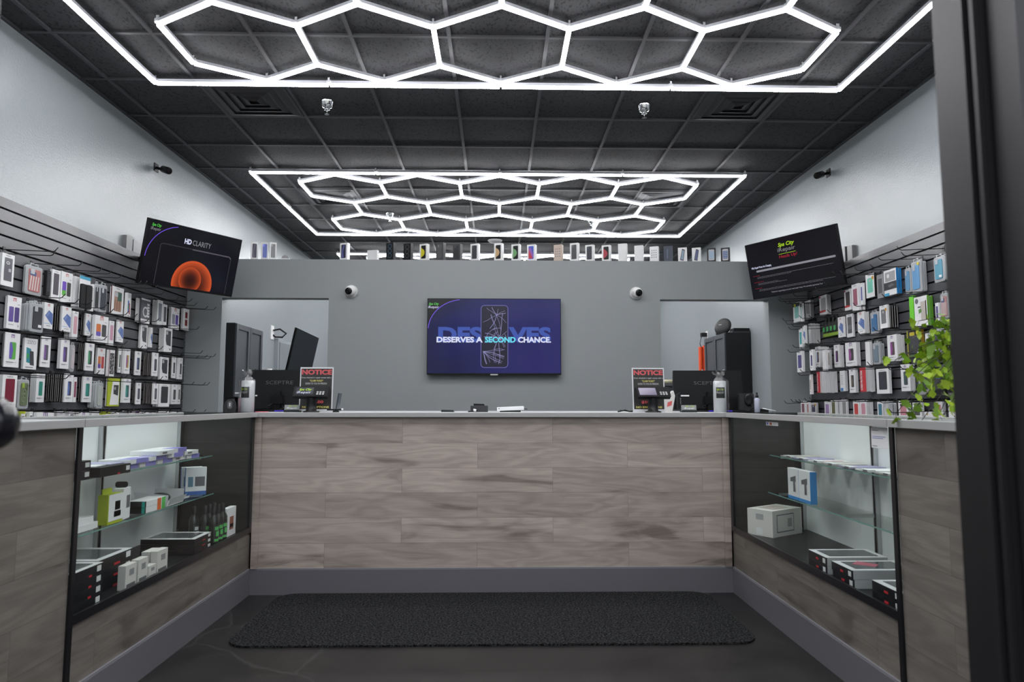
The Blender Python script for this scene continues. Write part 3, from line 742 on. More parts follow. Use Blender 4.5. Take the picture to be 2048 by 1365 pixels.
tag(mb.obj('charger_pack',loc=(-2.005,YP+.02,ZP),rotz=R_(10)),'small grey and white charger lying at the left end of the partition','charger')

# ------------------------------------------------------------ things on the service counter
CT=TZ
def monitor(x,y,label,lean=0,turn=0):
    t=thing('computer_monitor',label,'monitor',(x,y,CT),R_(turn))
    M=Matrix.Translation((0,0,.012))@Matrix.Rotation(R_(lean),4,'X')
    w_,h_=.455,.26
    b=MB(); b.prism([(-w_/2-.008,0),(w_/2+.008,0),(w_/2,h_),(-w_/2,h_)],0,.018,BLACK,M); b.obj('rear_shell',t,bevel=.002)
    b=MB(); b.prism([(-w_*.47,.004),(w_*.47,.004),(w_*.47,.100),(w_*.42,.112),(-w_*.42,.112),(-w_*.47,.100)],-.028,0,BLACK,M,side=rgb((.05,.052,.055))); b.obj('rear_bulge',t,bevel=.003)
    b=MB(); b.box((-w_/2+.006,.018,.01),(w_/2-.006,.020,h_-.006),LENS,M); b.obj('display',t)
    b=MB(); b.lathe([(.10,0),(.10,.006),(.03,.012)],BLACK,24,Matrix.Diagonal((1,.7,1,1))); b.box((-.02,-.05,.0),(.02,-.03,.13),BLACK); b.obj('stand',t)
    b=MB(); b.cbox((0,-.045,.075),(.075,.03,.05),BLACKM); b.tube([(.02,-.05,.06),(.05,-.06,.02),(.02,-.07,.006),(-.04,-.065,.006)],.004,BLACK); b.tube([(.03,-.05,.08),(-.06,-.06,.03),(-.05,-.07,.006)],.003,BLACK); b.obj('cable_cover',t)
    lettering('SCEPTRE',-.092,.086,.165,.188,-.0015,mat('lettering_grey',(.10,.10,.105),.3),t,.0,0,M=M)
    b=MB(); b.box((-.19,-.0292,.085),(-.135,-.0285,.094),WHITE,M)
    for i in range(5): b.box((-.196,-.0292,.035+i*.009),(-.190,-.0285,.038+i*.009),rgb((.4,.4,.42)),M)
    b.obj('rating_label',t); return t
monitor(-1.426,4.52,'black computer monitor seen from behind at the left of the counter',-2,0)
monitor(1.398,4.50,'black computer monitor seen from behind at the right of the counter',-4,0)
PURP=emis('keyboard_purple',(.05,.03,.6),.8)
for x,l in ((-1.30,'black keyboard with purple glow under the left monitor'),(1.40,'black keyboard with purple glow under the right monitor')):
    t=thing('keyboard',l,'keyboard',(x,4.33,CT))
    MB().box((-.16,-.06,0),(.16,.06,.012),BLACK).obj('key_bed',t); MB().box((-.075,-.0615,.003),(.075,-.0603,.009),PURP).obj('light_strip',t)
NB=mat('sign_dark',(.028,.026,.025),.35); NR=rgb((.62,.10,.11),.4,'ink'); NY=rgb((.70,.62,.15),.4,'ink'); NW=rgb((.50,.50,.50),.4,'ink'); SW=rgb((.70,.70,.72),.3,'frame')
def notice(x,y,turn,lean,label):
    t=thing('notice_sign',label,'sign',(x,y,CT),R_(turn))
    M=Matrix.Rotation(R_(lean),4,'X')
    w_,h_=.198,.270
    MB().box((-w_/2,0,0),(w_/2,.006,h_),SW,M).obj('sign_frame',t)
    b=MB(); b.poly([(-w_/2+.006,.018),(w_/2-.006,.018),(w_/2-.006,h_-.008),(-w_/2+.006,h_-.008)],-.0006,NB,M); b.obj('printed_sheet',t)
    MB().box((-w_/2,.0,0),(w_/2,.06,.003),SW).obj('sign_foot',t)
    y_=-.0014
    lettering('NOTICE',-.090,.091,.225,.256,y_,NR,t,.045,M=M)
    lettering('Every checked in repair comes with a',-.089,.089,.200,.212,y_,NW,t,.012,M=M)
    lettering('"CLAIM TICKET"',-.040,.040,.183,.194,y_,NY,t,.02,M=M)
    lettering('GIVEN TO YOU IN PERSON',-.066,.062,.166,.177,y_,NW,t,.012,M=M)
    lettering('$10.00',-.046,.046,.050,.070,y_,NR,t,.05,M=M)
    lettering('NO EXCEPTIONS',-.080,.080,.024,.036,y_,NY,t,.04,M=M)
    return t
notice(-1.088,4.135,0,-3,'white framed NOTICE sign standing left of the centre behind a card terminal')
notice(.922,4.135,3,-4,'white framed NOTICE sign standing right of the centre behind a card terminal')
def terminal(x,y,turn,label,lit):
    t=thing('card_terminal',label,'card terminal',(x,y,CT),R_(turn))
    b=MB(); b.lathe([(.048,0),(.048,.006),(.030,.010),(.030,.050),(.028,.085)],BLACK,24); b.obj('pole',t)
    M=Matrix.Translation((0,-.01,.112))@Matrix.Rotation(R_(-38),4,'X')
    b=MB(); b.prism([(-.100,-.032),(.100,-.032),(.105,.042),(-.105,.042)],-.010,.014,BLACKM,M); b.obj('head',t,bevel=.003)
    b=MB(); b.box((-.090,-.0115,-.020),(.015,-.0103,.033),mat('terminal_screen_'+('on' if lit else 'dim'),(.02,.02,.03),.15,emit=(.012,.012,.012) if lit else (.12,.09,.18),es=1),M); b.obj('display',t)
    if lit:
        lettering('Spa City',-.070,.005,.006,.026,-.0125,LIME,t,.02,.3,M=M); lettering('iRepair',-.080,.003,-.016,.005,-.0125,SWHITE,t,0,0,M=M)
    b=MB(); b.box((.028,-.0115,-.024),(.092,-.0103,.030),BLACKM,M)
    for i in range(3):
        for j in range(3): b.box((.036+i*.017,-.013,-.020+j*.009),(.047+i*.017,-.0115,-.015+j*.009),rgb((.5,.5,.5)),M)
    b.obj('keypad',t); return t
terminal(-1.090,4.050,-2,'black card terminal showing the shop logo before the left notice sign',True)
terminal(.925,4.050,8,'black card terminal with dim violet display before the right notice sign',False)
def towel(x,y,label,bagside):
    t=thing('bagged_paper_roll',label,'paper roll',(x,y,CT))
    MB().lathe([(.036,0),(.038,.004),(.038,.184),(.034,.188),(.012,.188),(.012,.186)],WHITE,28).obj('paper_roll',t)
    b=MB(); 
    n=24; vs=[];fs=[]; prof=[(.041,.0),(.042,.10),(.041,.188),(.030,.200),(.012,.215),(.026,.235),(.034,.252)]
    for j,(r,z) in enumerate(prof):
        for i in range(n):
            a=2*PI*i/n; q=r*(1+(.10+.25*(j>3))*math.sin(a*5+j)*(j>1)); vs.append((q*math.cos(a)+bagside*.014*(math.cos(a)*bagside>0)*(1 if j<4 else 0)*(1-j*.12),q*math.sin(a),z+(.012*math.sin(a*4) if j>4 else 0)))
    for j in range(len(prof)-1):
        for i in range(n): fs.append((j*n+i,j*n+(i+1)%n,(j+1)*n+(i+1)%n,(j+1)*n+i))
    b.add(vs,fs,FILM,True); b.obj('plastic_bag',t)
    L_=MB(); vs=[];fs=[]
    a0,a1=(-150,-60) if bagside<0 else (-140,-60)
    for i in range(9):
        a=R_(a0+(a1-a0)*i/8); vs+=[(.0386*math.cos(a),.0386*math.sin(a),.085),(.0386*math.cos(a),.0386*math.sin(a),.150)]
    fs=[(2*i,2*i+2,2*i+3,2*i+1) for i in range(8)]; L_.add(vs,fs,NB); L_.obj('wrap_label',t)
    M=Matrix.Translation((0,0,0))@Matrix.Rotation(R_(-12),4,'Z')
    lettering('Spa City',-.022,.020,.128,.144,-.0402,rgb((.42,.55,.05),.4,'ink'),t,.02,.3,M=M); lettering('iRepair',-.024,.020,.108,.126,-.0402,NW,t,0,0,M=M)
    return t
towel(-1.490,4.13,'white paper roll in a clear bag beside the left monitor',-1)
towel(1.349,4.12,'white paper roll in a clear knotted bag beside the right monitor',1)
def spray(x,y,h,label,body,cap,trig=False,name='spray_bottle',d=.018):
    t=thing(name,label,'spray bottle',(x,y,CT))
    MB().lathe([(d*.9,0),(d,.004),(d,h*.66),(d*.55,h*.74),(d*.45,h*.75)],body,18).obj('bottle_body',t)
    b=MB(); b.lathe([(d*.55,h*.74),(d*.6,h*.75),(d*.6,h*.86),(d*.35,h*.88),(d*.32,h)],cap,14)
    if trig: b.box((-d*2.2,-.005,h*.93),(d*.2,.005,h),cap)
    b.obj('spray_head',t); return t
spray(-1.537,4.15,.118,'small pink spray bottle with white nozzle by the left paper roll',rgb((.62,.42,.46),.25,'liquid'),WHITE,True,d=.0165)
spray(1.567,4.10,.118,'small clear spray bottle with black nozzle beside the black speaker',rgb((.40,.42,.52),.15,'liquid'),BLACK,d=.016)
t=thing('barcode_scanner','grey handheld scanner standing upright on the left end of the counter','scanner',(-1.565,4.06,CT-.001),R_(14))
b=MB(); b.prism([(-.030,0),(.030,0),(.033,.030),(.026,.062),(.012,.078),(-.012,.078),(-.026,.062),(-.033,.030)],-.018,.028,CHARC); b.obj('housing',t,bevel=.006)
b=MB(); b.prism(rrect(.026,.046,.012,0,.044),-.0215,-.0175,rgb((.12,.12,.125),.25)); b.obj('scan_window',t)
b=MB(); b.prism(rrect(.006,.022,.003,0,.046),-.0235,-.0215,rgb((.6,.6,.6),.2)); b.obj('highlight_bar',t)  # pale bar modelled as the highlight on the scan window
def cards(x,y,label):
    t=thing('card_holder',label,'card holder',(x,y,CT))
    b=MB(); b.box((-.046,0,0),(.046,.045,.010),CHARC); b.box((-.044,-.004,0),(.044,.0,.014),CHARC); b.obj('holder',t)
    M=Matrix.Translation((0,.004,.004))@Matrix.Rotation(R_(-12),4,'X')
    b=MB(); b.box((-.044,0,0),(.044,.010,.040),rgb((.26,.27,.27)),M); b.obj('business_cards',t)
    lettering('Spa City',-.022,.034,.027,.038,-.0008,rgb((.45,.55,.08),.4,'ink'),t,.02,.3,M=M); lettering('iRepair',-.030,.034,.013,.026,-.0008,rgb((.75,.75,.75),.4,'ink'),t,.02,0,M=M)
cards(-1.217,4.09,'small grey holder of shop business cards left of the left notice sign')
cards(1.145,4.06,'small grey holder of shop business cards in front of the right monitor')
b=MB(); b.box((-.035,-.01,0),(.035,.01,.03),rgb((.05,.05,.05))); b.box((-.033,-.0112,.018),(.0,-.0104,.027),rgb((.55,.50,.02))); b.box((.003,-.0112,.018),(.033,-.0104,.027),rgb((.03,.14,.10)))
tag(b.obj('small_carton',loc=(-1.245,4.20,CT+.0)),'small black carton with yellow and green marks behind the left card holder','carton')
b=MB(); b.prism([(-.040,0),(.036,0),(.030,.012),(-.038,.014),(-.042,.008)],0,.05,CHARC); tag(b.obj('black_remote',loc=(-.297,4.16,CT),bevel=.002),'small flat black remote lying alone on the counter below the centre screen','remote')
t=thing('mesh_box','black mesh box with a white plug cable on the counter','box',(-.108,4.17,CT))
MB().box((-.053,0,0),(.053,.08,.039),rgb((.03,.03,.032),.7)).obj('box_body',t,bevel=.002)
b=MB(); b.tube([(-.066,-.018,.003),(-.045,-.022,.006),(-.025,-.018,.012),(-.01,-.012,.010)],.004,BLACK); b.obj('cable',t)
b=MB(); b.tube([(-.035,-.018,.013),(-.018,-.016,.010)],.0075,WHITE); b.obj('plug',t)
b=MB(); b.prism([(-.034,0),(.034,0),(.028,.010),(-.036,.012)],0,.05,BLACK); tag(b.obj('black_remote',loc=(-.108,4.18,CT+.0392),bevel=.001),'small black remote lying on top of the black mesh box','remote')
t=thing('game_console','flat white console tilted on a small black stand on the counter','console',(.082,4.16,CT))
M=Matrix.Translation((0,0,.010))@Matrix.Rotation(R_(-2.5),4,'Y')
MB().box((-.082,0,0),(.082,.14,.022),WHITE,M).obj('console_body',t,bevel=.002); 
MB().box((-.065,.005,0),(.062,.12,.009),BLACK).obj('stand',t); b=MB(); b.poly(circ(-.070,.021,.004,12),-.0008,GREYCARD); b.obj('power_button',t)
b=MB(); b.tube([(.080,.03,.018),(.095,.028,.019),(.104,.026,.017)],.0022,BLACK); b.obj('cable',t)
t=thing('desk_speaker','black angled desk speaker between the right monitor and the spray bottle','speaker',(1.590,4.33,CT),R_(-12))
b=MB(); b.prism([(-.046,0),(.046,0),(.044,.110),(.030,.120),(-.046,.116)],0,.07,CHARC); b.obj('housing',t,bevel=.004)
b=MB(); b.lathe([(.024,0),(.026,.006),(.018,.008),(.004,.004)],BLACK,20,Matrix.Translation((.010,0,.075))@Matrix.Rotation(PI/2,4,'X')@Matrix.Diagonal((1,1.5,1,1))); b.obj('speaker_cone',t)
b=MB(); b.tube([(.02,-.01,.05),(.035,-.02,.03),(.01,-.03,.008),(-.05,-.035,.006),(.04,-.04,.006)],.004,BLACK); b.obj('cable',t)
b=MB(); b.box((-.026,0,0),(.026,.05,.019),BLACK); tag(b.obj('black_card_box',loc=(1.69,4.30,CT-.0005)),'small flat black box at the right end of the counter','box')
b=MB(); b.tube([(0,0,.022),(.075,-.02,.006)],.003,WHITE); tag(b.obj('white_stylus',loc=(1.665,4.27,CT)),'white stylus leaning against the flat black box at the right','stylus')
b=MB(); b.tube([(-.044,0,.004),(-.02,.008,.008),(.0,0,.013),(.02,-.006,.006),(.045,0,.005)],.0045,BLACK); b.tube([(-.03,.01,.012),(.03,.0,.004)],.003,BLACK)
tag(b.obj('coiled_cable',loc=(.772,4.12,CT)),'small coil of black cable left of the right notice sign','cable')
b=MB(); b.tube([(-.055,0,.0145),(.030,0,.0165)],.0048,BLACK); b.tube([(.030,0,.0165),(.040,0,.017)],.0052,WHITE); b.prism([(-.020,0),(.016,0),(.013,.010),(-.016,.010)],-.012,.012,BLACK)
tag(b.obj('signature_pen',loc=(-.950,4.08,CT)),'black pen with white end resting on a cradle right of the left notice sign','pen')
b=MB(); M=Matrix.Rotation(R_(8),4,'Y'); b.box((-.004,0,0),(.004,.07,.115),rgb((.05,.06,.08),.3),M); tag(b.obj('upright_phone',loc=(-.975,4.17,CT)),'dark phone standing on edge behind the left notice sign','phone')
b=MB(); b.box((-.03,-.03,0),(.03,.03,.004),rgb((.65,.12,.18))); tag(b.obj('red_notepad',loc=(-1.40,4.12,CT)),'thin red notepad lying right of the left paper roll','notepad')
t=thing('parts_tray','white and red paper bag of parts behind the right notice sign','bag',(1.095,4.40,CT))
b=MB(); b.prism([(-.055,0),(.035,0),(.055,.10),(.045,.135),(.02,.115),(-.02,.09),(-.05,.085)],0,.05,rgb((.60,.58,.56))); b.obj('bag_body',t)
b=MB(); b.poly([(-.05,.02),(-.015,.02),(-.02,.085),(-.045,.08)],-.001,rgb((.45,.03,.05))); b.poly([(.0,.03),(.03,.04),(.035,.07),(.005,.06)],-.001,rgb((.55,.10,.10))); b.obj('red_print',t)

# ------------------------------------------------------------ rooms seen through the doorways
def wall_cabinet(s,y0,y1,z0,z1,label):
    xw=XL if s<0 else XR; xf=xw-s*.30
    t=thing('wall_cabinet',label,'cabinet',(0,0,0))
    a,b_=sorted((xw-s*.002,xf)); MB().box((a,y0,z0),(b_,y1,z1),CABS).obj('cabinet_body',t)
    ym=(y0+y1)/2
    for ya,yb in ((y0+.006,ym-.003),(ym+.003,y1-.006)):
        d=MB(); a,b_=sorted((xf,xf-s*.020)); f=.055
        d.box((a,ya,z0+.005),(b_,ya+f,z1-.005),CAB); d.box((a,yb-f,z0+.005),(b_,yb,z1-.005),CAB)
        d.box((a,ya+f,z1-.005-f),(b_,yb-f,z1-.005),CAB); d.box((a,ya+f,z0+.005),(b_,yb-f,z0+.005+f),CAB)
        a,b_=sorted((xf,xf-s*.008)); d.box((a,ya+f,z0+.05),(b_,yb-f,z1-.05),CAB); d.obj('door',t,bevel=.002)
    return t
wall_cabinet(-1,6.89,7.67,1.14,1.89,'charcoal two door wall cabinet seen through the left doorway')
wall_cabinet(1,8.05,8.86,1.14,1.925,'charcoal two door wall cabinet seen through the right doorway')
t=thing('base_cabinet','dark low cabinet below the left wall cabinet behind the doorway','cabinet'); 
MB().box((XL+.002,7.75,0),(XL+.52,8.95,1.36),CABS).obj('cabinet_body',t); MB().box((XL+.002,7.73,1.36),(XL+.54,8.97,1.39),CAB).obj('worktop',t)
t=thing('base_cabinet','grey desk hutch seen between the right notice sign and monitor','cabinet')
MB().box((2.02,8.5,0),(XR-.31,9.3,1.30),CAB).obj('cabinet_body',t); MB().box((2.0,8.48,1.30),(XR-.31,9.32,1.33),rgb((.11,.11,.12))).obj('worktop',t)
t=thing('electrical_panel','pale grey electrical panel on the left wall beyond the doorway','panel',(0,0,0))
MB().box((XL,9.05,.9),(XL+.05,9.75,1.93),rgb((.30,.33,.36))).obj('panel_box',t); MB().box((XL+.05,9.09,.95),(XL+.062,9.71,1.89),rgb((.20,.22,.24))).obj('panel_door',t,bevel=.002)
t=thing('wall_outlet','white wall outlet with looping black plug cable behind the left doorway','outlet',(XL,9.0,2.0))
MB().box((0,-.12,-.09),(.008,-.01,.09),WHITE).obj('cover_plate',t); b=MB(); b.tube([(.01,-.05,.03),(.09,-.03,.05),(.15,.05,.0),(.10,.05,-.05),(.02,.0,-.05),(.01,-.05,-.03)],.012,BLACK); b.obj('plug_cable',t)
t=thing('tilted_monitor','dark tilted monitor on an arm seen through the left doorway','monitor',(-2.155,7.62,1.625))
U=Vector((.165,.30,-.085)); V_=Vector((-.100,.02,-.47)); nrm=V_.cross(U).normalized()
def para(n0,n1,ku,kv,m,name):
    b=MB(); vs=[]
    for d in (n0,n1):
        for a,c in ((-1,-1),(1,-1),(1,1),(-1,1)): vs.append(U*.5*a*ku+V_*.5*c*kv+nrm*d)
    b.add(vs,[(0,1,2,3),(7,6,5,4),(0,4,5,1),(1,5,6,2),(2,6,7,3),(3,7,4,0)],m); b.obj(name,t)
if nrm.y>0: nrm=-nrm
para(-.03,0,1,1,BLACKM,'housing'); para(.0005,.002,.97,.97,mat('screen_off',(.035,.04,.045),.25),'display')
b=MB(); b.tube([(-.02,.04,-.19),(-.3,.20,-.21),(-.78,.25,-.21)],.02,BLACKM); b.obj('monitor_arm',t)
t=thing('dome_speaker','black dome loudspeaker on top of the right wall cabinet','speaker',(2.785,8.32,1.925),R_(-55))
b=MB(); M=Matrix.Translation((0,0,.10))@Matrix.Rotation(R_(-18),4,'X')@Matrix.Diagonal((1,.42,.95,1)); b.sphere((0,0,0),.118,CHARC,24,M=M); b.obj('speaker_body',t)
MB().box((-.02,-.056,.115),(.02,-.048,.123),rgb((.6,.6,.6))).obj('brand_bar',t); 
MB().box((-.07,-.05,0),(.07,.05,.02),BLACK).obj('speaker_base',t)
t=thing('dvd_player','flat black recorder box lying on the right wall cabinet','player',(2.912,8.11,1.926))
MB().box((-.10,-.05,0),(.112,.09,.018),rgb((.04,.04,.045))).obj('lower_box',t); MB().box((-.085,-.055,.018),(.105,.09,.055),BLACK).obj('upper_box',t,bevel=.004)
ORG=rgb((.80,.085,.02),.4)
for i,(x,l) in enumerate(((2.705,'left one of two upright orange tubes beside the right wall cabinet'),(2.762,'right one of two upright orange tubes beside the right wall cabinet'))):
    t=thing('orange_tube',l,'tube',(x,9.0-.0*i,1.33)); MB().lathe([(.0275,0),(.0275,.50+.02*i)],ORG,16).obj('tube_body',t); MB().box((-.004,-.0325,.02),(.016,-.0305,.20),WHITE).obj('price_strip',t)
t=thing('network_router','small black router on the hutch behind the right monitor','router',(2.575,8.95,1.33))
MB().box((-.06,-.05,0),(.06,.05,.165),BLACK).obj('housing',t,bevel=.004); MB().box((-.03,-.0525,.12),(-.02,-.0505,.13),rgb((.7,.7,.7))).obj('indicator',t)
b=MB(); b.box((-.05,-.04,0),(.05,.04,.13),rgb((.55,.44,.30))); tag(b.obj('cardboard_box',loc=(2.43,8.9,1.33)),'small tan cardboard box left of the black router','box')
b=MB(); b.tube([(-.10,0,.025),(.10,-.03,.025)],.025,rgb((.62,.58,.40)),12); tag(b.obj('paper_bundle',loc=(2.12,8.62,1.33)),'roll of pale yellow paper on the hutch behind the right notice sign','paper')
t=thing('wall_outlet','white wall outlet with black plug above the orange tubes','outlet',(XR,9.75,2.06),PI)
MB().box((0,-.04,-.06),(.008,.04,.06),WHITE).obj('cover_plate',t); b=MB(); b.box((.008,-.03,-.02),(.09,.03,.035),BLACK); b.tube([(.08,0,-.01),(.11,.01,-.12),(.07,.02,-.25),(.03,.03,-.45)],.006,BLACK); b.obj('plug_cable',t)
t=thing('cup_holder','small white cup on a black dish above the left monitor','cup',(-2.66,7.92+.1,1.39))
MB().lathe([(.030,.02),(.034,.09),(.030,.09),(.028,.03)],WHITE,18).obj('cup',t); MB().lathe([(.09,0),(.10,.012),(.06,.02)],BLACK,18).obj('dish',t)

# ------------------------------------------------------------ stock inside the display cases
def sbox(name,label,cat,loc,size,m,rotz=0,parts=(),group=None,bevel=.0008):
    """box with its near left bottom corner at loc; parts: (name, face, u0,u1,v0,v1, material)"""
    t=thing(name,label,cat,loc,R_(rotz),group)
    w_,d_,h_=size; ct=MB().box((0,0,0),size,m).obj('carton',t,bevel=bevel)
    for (pn,face,u0,u1,v0,v1,pm) in parts:
        b=MB(); e=.0009
        if face=='f': b.box((u0*w_,-e,v0*h_),(u1*w_,0,v1*h_),pm)
        if face=='r': b.box((w_,u0*d_,v0*h_),(w_+e,u1*d_,v1*h_),pm)
        if face=='l': b.box((-e,u0*d_,v0*h_),(0,u1*d_,v1*h_),pm)
        if face=='t': b.box((u0*w_,v0*d_,h_),(u1*w_,v1*d_,h_+e),pm)
        b.obj(pn,ct)
    return t
RED=rgb((.50,.02,.03)); GW=rgb((.55,.55,.56)); PHC=rgb((.35,.04,.12)); LB=rgb((.70,.70,.70)); DG=rgb((.07,.075,.08),.15,'gloss')
FZ,S1,S2=.3685,.7905,.5805
WT=rgb((.58,.59,.60))
def tablet(loc,size,label,top,redside='r',lastt=False,group=None,u=(.45,.62),rot=0):
    P=[('sticker',redside,.80,.93,.30,.85,LB),('red_tag',redside,u[0],u[1],.02,.22,RED)]
    if redside=='l': P=[('sticker','l',.05,.18,.25,.80,LB),('red_tag','l',.42,.56,.30,.55,RED)]
    if top: P.append(('window','t',.10,.90,.14,.86,DG)); P.append(('top_card','t',0,1,0,1,WT)); 
    t=sbox('tablet_box',label,'tablet box',loc,size,BLACKCARD,rot,[p for p in P if p[0]!='top_card'],group)
    if top:
        b=MB(); w_,d_,h_=size; b.box((0,0,h_),(w_,d_,h_+.0006),WT); b.obj('top_card',t)
        for ch in t.children_recursive:
            if ch.name.startswith('window'): ch.location=(0,0,.0007)
    return t
o_=['lowest','second from the bottom','second from the top','topmost']
for i in range(4):
    tablet((-1.62,2.37,FZ+i*.0360),(.200,.190,.0352),'black tablet box with red tag, %s in the nearest left case stack'%o_[i],i==3,u=(.55,.64))
for i in range(3):
    tablet((-1.76,2.665,FZ+i*.0410),(.262,.245,.040),'black tablet box, %s of three in the left case middle stack'%['lowest','middle one','topmost'][i],i==2)
for i in range(3):
    tablet((-1.682,3.334,FZ+i*.0245),(.254,.190,.0235),'black flat box, %s of the three behind the small white boxes'%['lowest','middle one','topmost'][i],i==2)
WB=rgb((.62,.60,.57)); INK=rgb((.13,.13,.14)); 
for loc,size,l in (((-1.450,2.716,FZ),(.030,.080,.092),'upright small white accessory box nearest in the left case'),
                 ((-1.450,2.809,FZ),(.030,.074,.094),'upright small white accessory box second along the left case'),
                 ((-1.450,2.892,FZ),(.030,.062,.050),'low small white accessory box between the upright ones'),
                 ((-1.450,2.962,FZ),(.030,.090,.095),'upright small white accessory box third along the left case'),
                 ((-1.488,2.962,FZ),(.034,.090,.093),'white accessory box standing behind the third upright one')):
    sbox('accessory_box',l,'box',loc,size,WB,0,[('barcode','r',.12,.88,.10,.22,INK),('print','r',.35,.75,.55,.80,rgb((.25,.25,.26)))])
GRNL=rgb((.10,.45,.12))
for i,(x_,y_) in enumerate([(-1.435,3.568),(-1.435,3.622),(-1.435,3.676),(-1.487,3.585),(-1.487,3.640),(-1.487,3.694),(-1.536,3.569)]):
    lab=['front row nearest','front row middle','front row far','second row nearest','second row middle','second row far','back single'][i]
    t=thing('dark_spray_bottle','dark spray bottle with green label in the left case, %s'%lab,'spray bottle',(x_,y_,FZ))
    MB().lathe([(.021,0),(.0235,.004),(.0235,.125),(.013,.147),(.011,.152)],rgb((.018,.02,.018),.12,'gloss'),16).obj('bottle_body',t)
    MB().lathe([(.012,.150),(.012,.168),(.009,.172),(.009,.192),(.006,.194)],BLACK,12).obj('spray_head',t)
    b=MB(); vs=[];n=8
    for k in range(n+1):
        a=R_(-70+k*12); vs+=[(.0240*math.cos(a),.0240*math.sin(a),.015),(.0240*math.cos(a),.0240*math.sin(a),.10)]
    b.add(vs,[(2*k,2*k+2,2*k+3,2*k+1) for k in range(n)],rgb((.03,.03,.03)))
    for q,(z0,z1,a0,a1) in enumerate(((.02,.032,-60,10),(.045,.07,-40,20),(.075,.092,-55,0))):
        vs=[]
        for k in range(5):
            a=R_(a0+(a1-a0)*k/4); vs+=[(.0244*math.cos(a),.0244*math.sin(a),z0),(.0244*math.cos(a),.0244*math.sin(a),z1)]
        b.add(vs,[(2*k,2*k+2,2*k+3,2*k+1) for k in range(4)],GRNL if i!=6 else GW)
    b.obj('wrap_label',t)
sbox('phone_case_box','white box with sunset coloured phone print beside the spray bottles','box',(-1.472,3.755,FZ),(.030,.125,.150),WHITE,0,[('printed_phone','r',.30,.72,.22,.68,rgb((.30,.10,.06))),('printed_stripe','r',.30,.72,.30,.42,rgb((.35,.30,.03)))])
LIMEC=rgb((.42,.50,.02))
t=sbox('charger_box','lime green and white wireless charger box on the left case middle shelf','box',(-1.648,2.907,S2),(.042,.115,.122),LIMEC,0,[('white_front','r',.05,1,.10,1,WHITE),('printed_phone','r',.45,.80,.45,.75,rgb((.08,.07,.20))),('printed_pad','r',.40,.85,.22,.42,rgb((.05,.07,.09)))])
MB().box((.002,.02,.122),(.006,.09,.144),LIMEC).obj('hang_tab',t)
t=sbox('charger_box','white charger box with black knob behind the lime green box','box',(-1.655,3.035,S2),(.040,.080,.134),WHITE,8,[('printed_charger','r',.45,.90,.35,.75,INK)])
b=MB(); b.prism(rrect(.05,.026,.010,.018,.148),.03,.036,BLACK); b.obj('hang_tab',t)
sbox('accessory_box','flat white box, lower of two at the near end of the middle shelf','box',(-1.72,2.71,S2),(.10,.155,.026),WHITE)
sbox('accessory_box','flat white box, upper of two at the near end of the middle shelf','box',(-1.715,2.72,S2+.0265),(.085,.130,.024),WHITE)
TEAL=rgb((.02,.38,.33)); ORA=rgb((.75,.16,.04)); GRN=rgb((.10,.50,.10))
for k in range(2):
    w3=['lower','upper'][k]
    sbox('slim_box','black and teal slim box, %s one on the left middle shelf'%w3,'box',(-1.69,3.205,S2+k*.0275),(.085,.012,.0265),BLACKCARD,0,[('teal_edge','f',.84,1,0,1,TEAL)])
    sbox('slim_box','white slim box beside the teal edged one, %s of two'%w3,'box',(-1.69,3.218,S2+k*.0275),(.085,.100,.0265),WHITE)
    sbox('slim_box','white slim box with orange end, %s of two'%w3,'box',(-1.69,3.320,S2+k*.0275),(.085,.038,.0265),WHITE,0,[('orange_end','r',.05,.95,0,1,ORA)])
    sbox('slim_box','white slim box with green end, %s of two'%w3,'box',(-1.69,3.360,S2+k*.0275),(.085,.042,.0265),WHITE,0,[('green_end','r',.1,.9,0,1,GRN)])
t=thing('open_carton','opened white carton holding a black device on the middle shelf','carton',(-1.70,3.43,S2),0)
b=MB(); b.box((-.06,0,0),(.09,.17,.003),WHITE); b.add([(-.06,0,.003),(.09,0,.003),(.10,-.01,.055),(-.07,-.01,.070)],[(0,1,2,3),(3,2,1,0)],WHITE); b.add([(.09,0,.003),(.09,.17,.003),(.11,.17,.040),(.11,0,.040)],[(0,1,2,3),(3,2,1,0)],WHITE)
b.add([(-.06,.17,.003),(.09,.17,.003),(.09,.18,.065),(-.06,.18,.065)],[(0,1,2,3),(3,2,1,0)],WHITE); b.obj('carton_flaps',t)
b=MB(); b.sphere((.01,.085,.030),.05,CHARC,16,(1,1.2,.5)); b.obj('black_device',t)
for i,(x_,y_,r_,m_,l) in enumerate(((-1.63,3.63,20,WHITE,'loose white leaflet nearest on the middle shelf'),(-1.61,3.72,-12,rgb((.12,.30,.60)),'loose blue leaflet on the middle shelf'))):
    b=MB(); b.add([(0,0,0),(.06,0,.012),(.06,.08,.014),(0,.08,.002)],[(0,1,2,3),(3,2,1,0)],m_); tag(b.obj('leaflet',loc=(x_-.03,y_,S2+.001),rotz=R_(r_)),l,'leaflet')
BLU=rgb((.05,.14,.42))
for k,(x_,y_,l) in enumerate(((-1.734,3.845,'blue spined device box, rear one at the far end of the shelf'),(-1.700,3.822,'blue spined device box with phone print in front of the other'))):
    sbox('device_box',l,'box',(x_,y_,S2),(.105,.030,.150),WHITE,30,[('blue_spine','l',0,1,0,1,BLU),('blue_foot','f',0,1,0,.14,BLU),('printed_phone','f',.12,.36,.30,.66,rgb((.10,.22,.30))),('printed_screen','f',.45,.92,.32,.66,INK)])
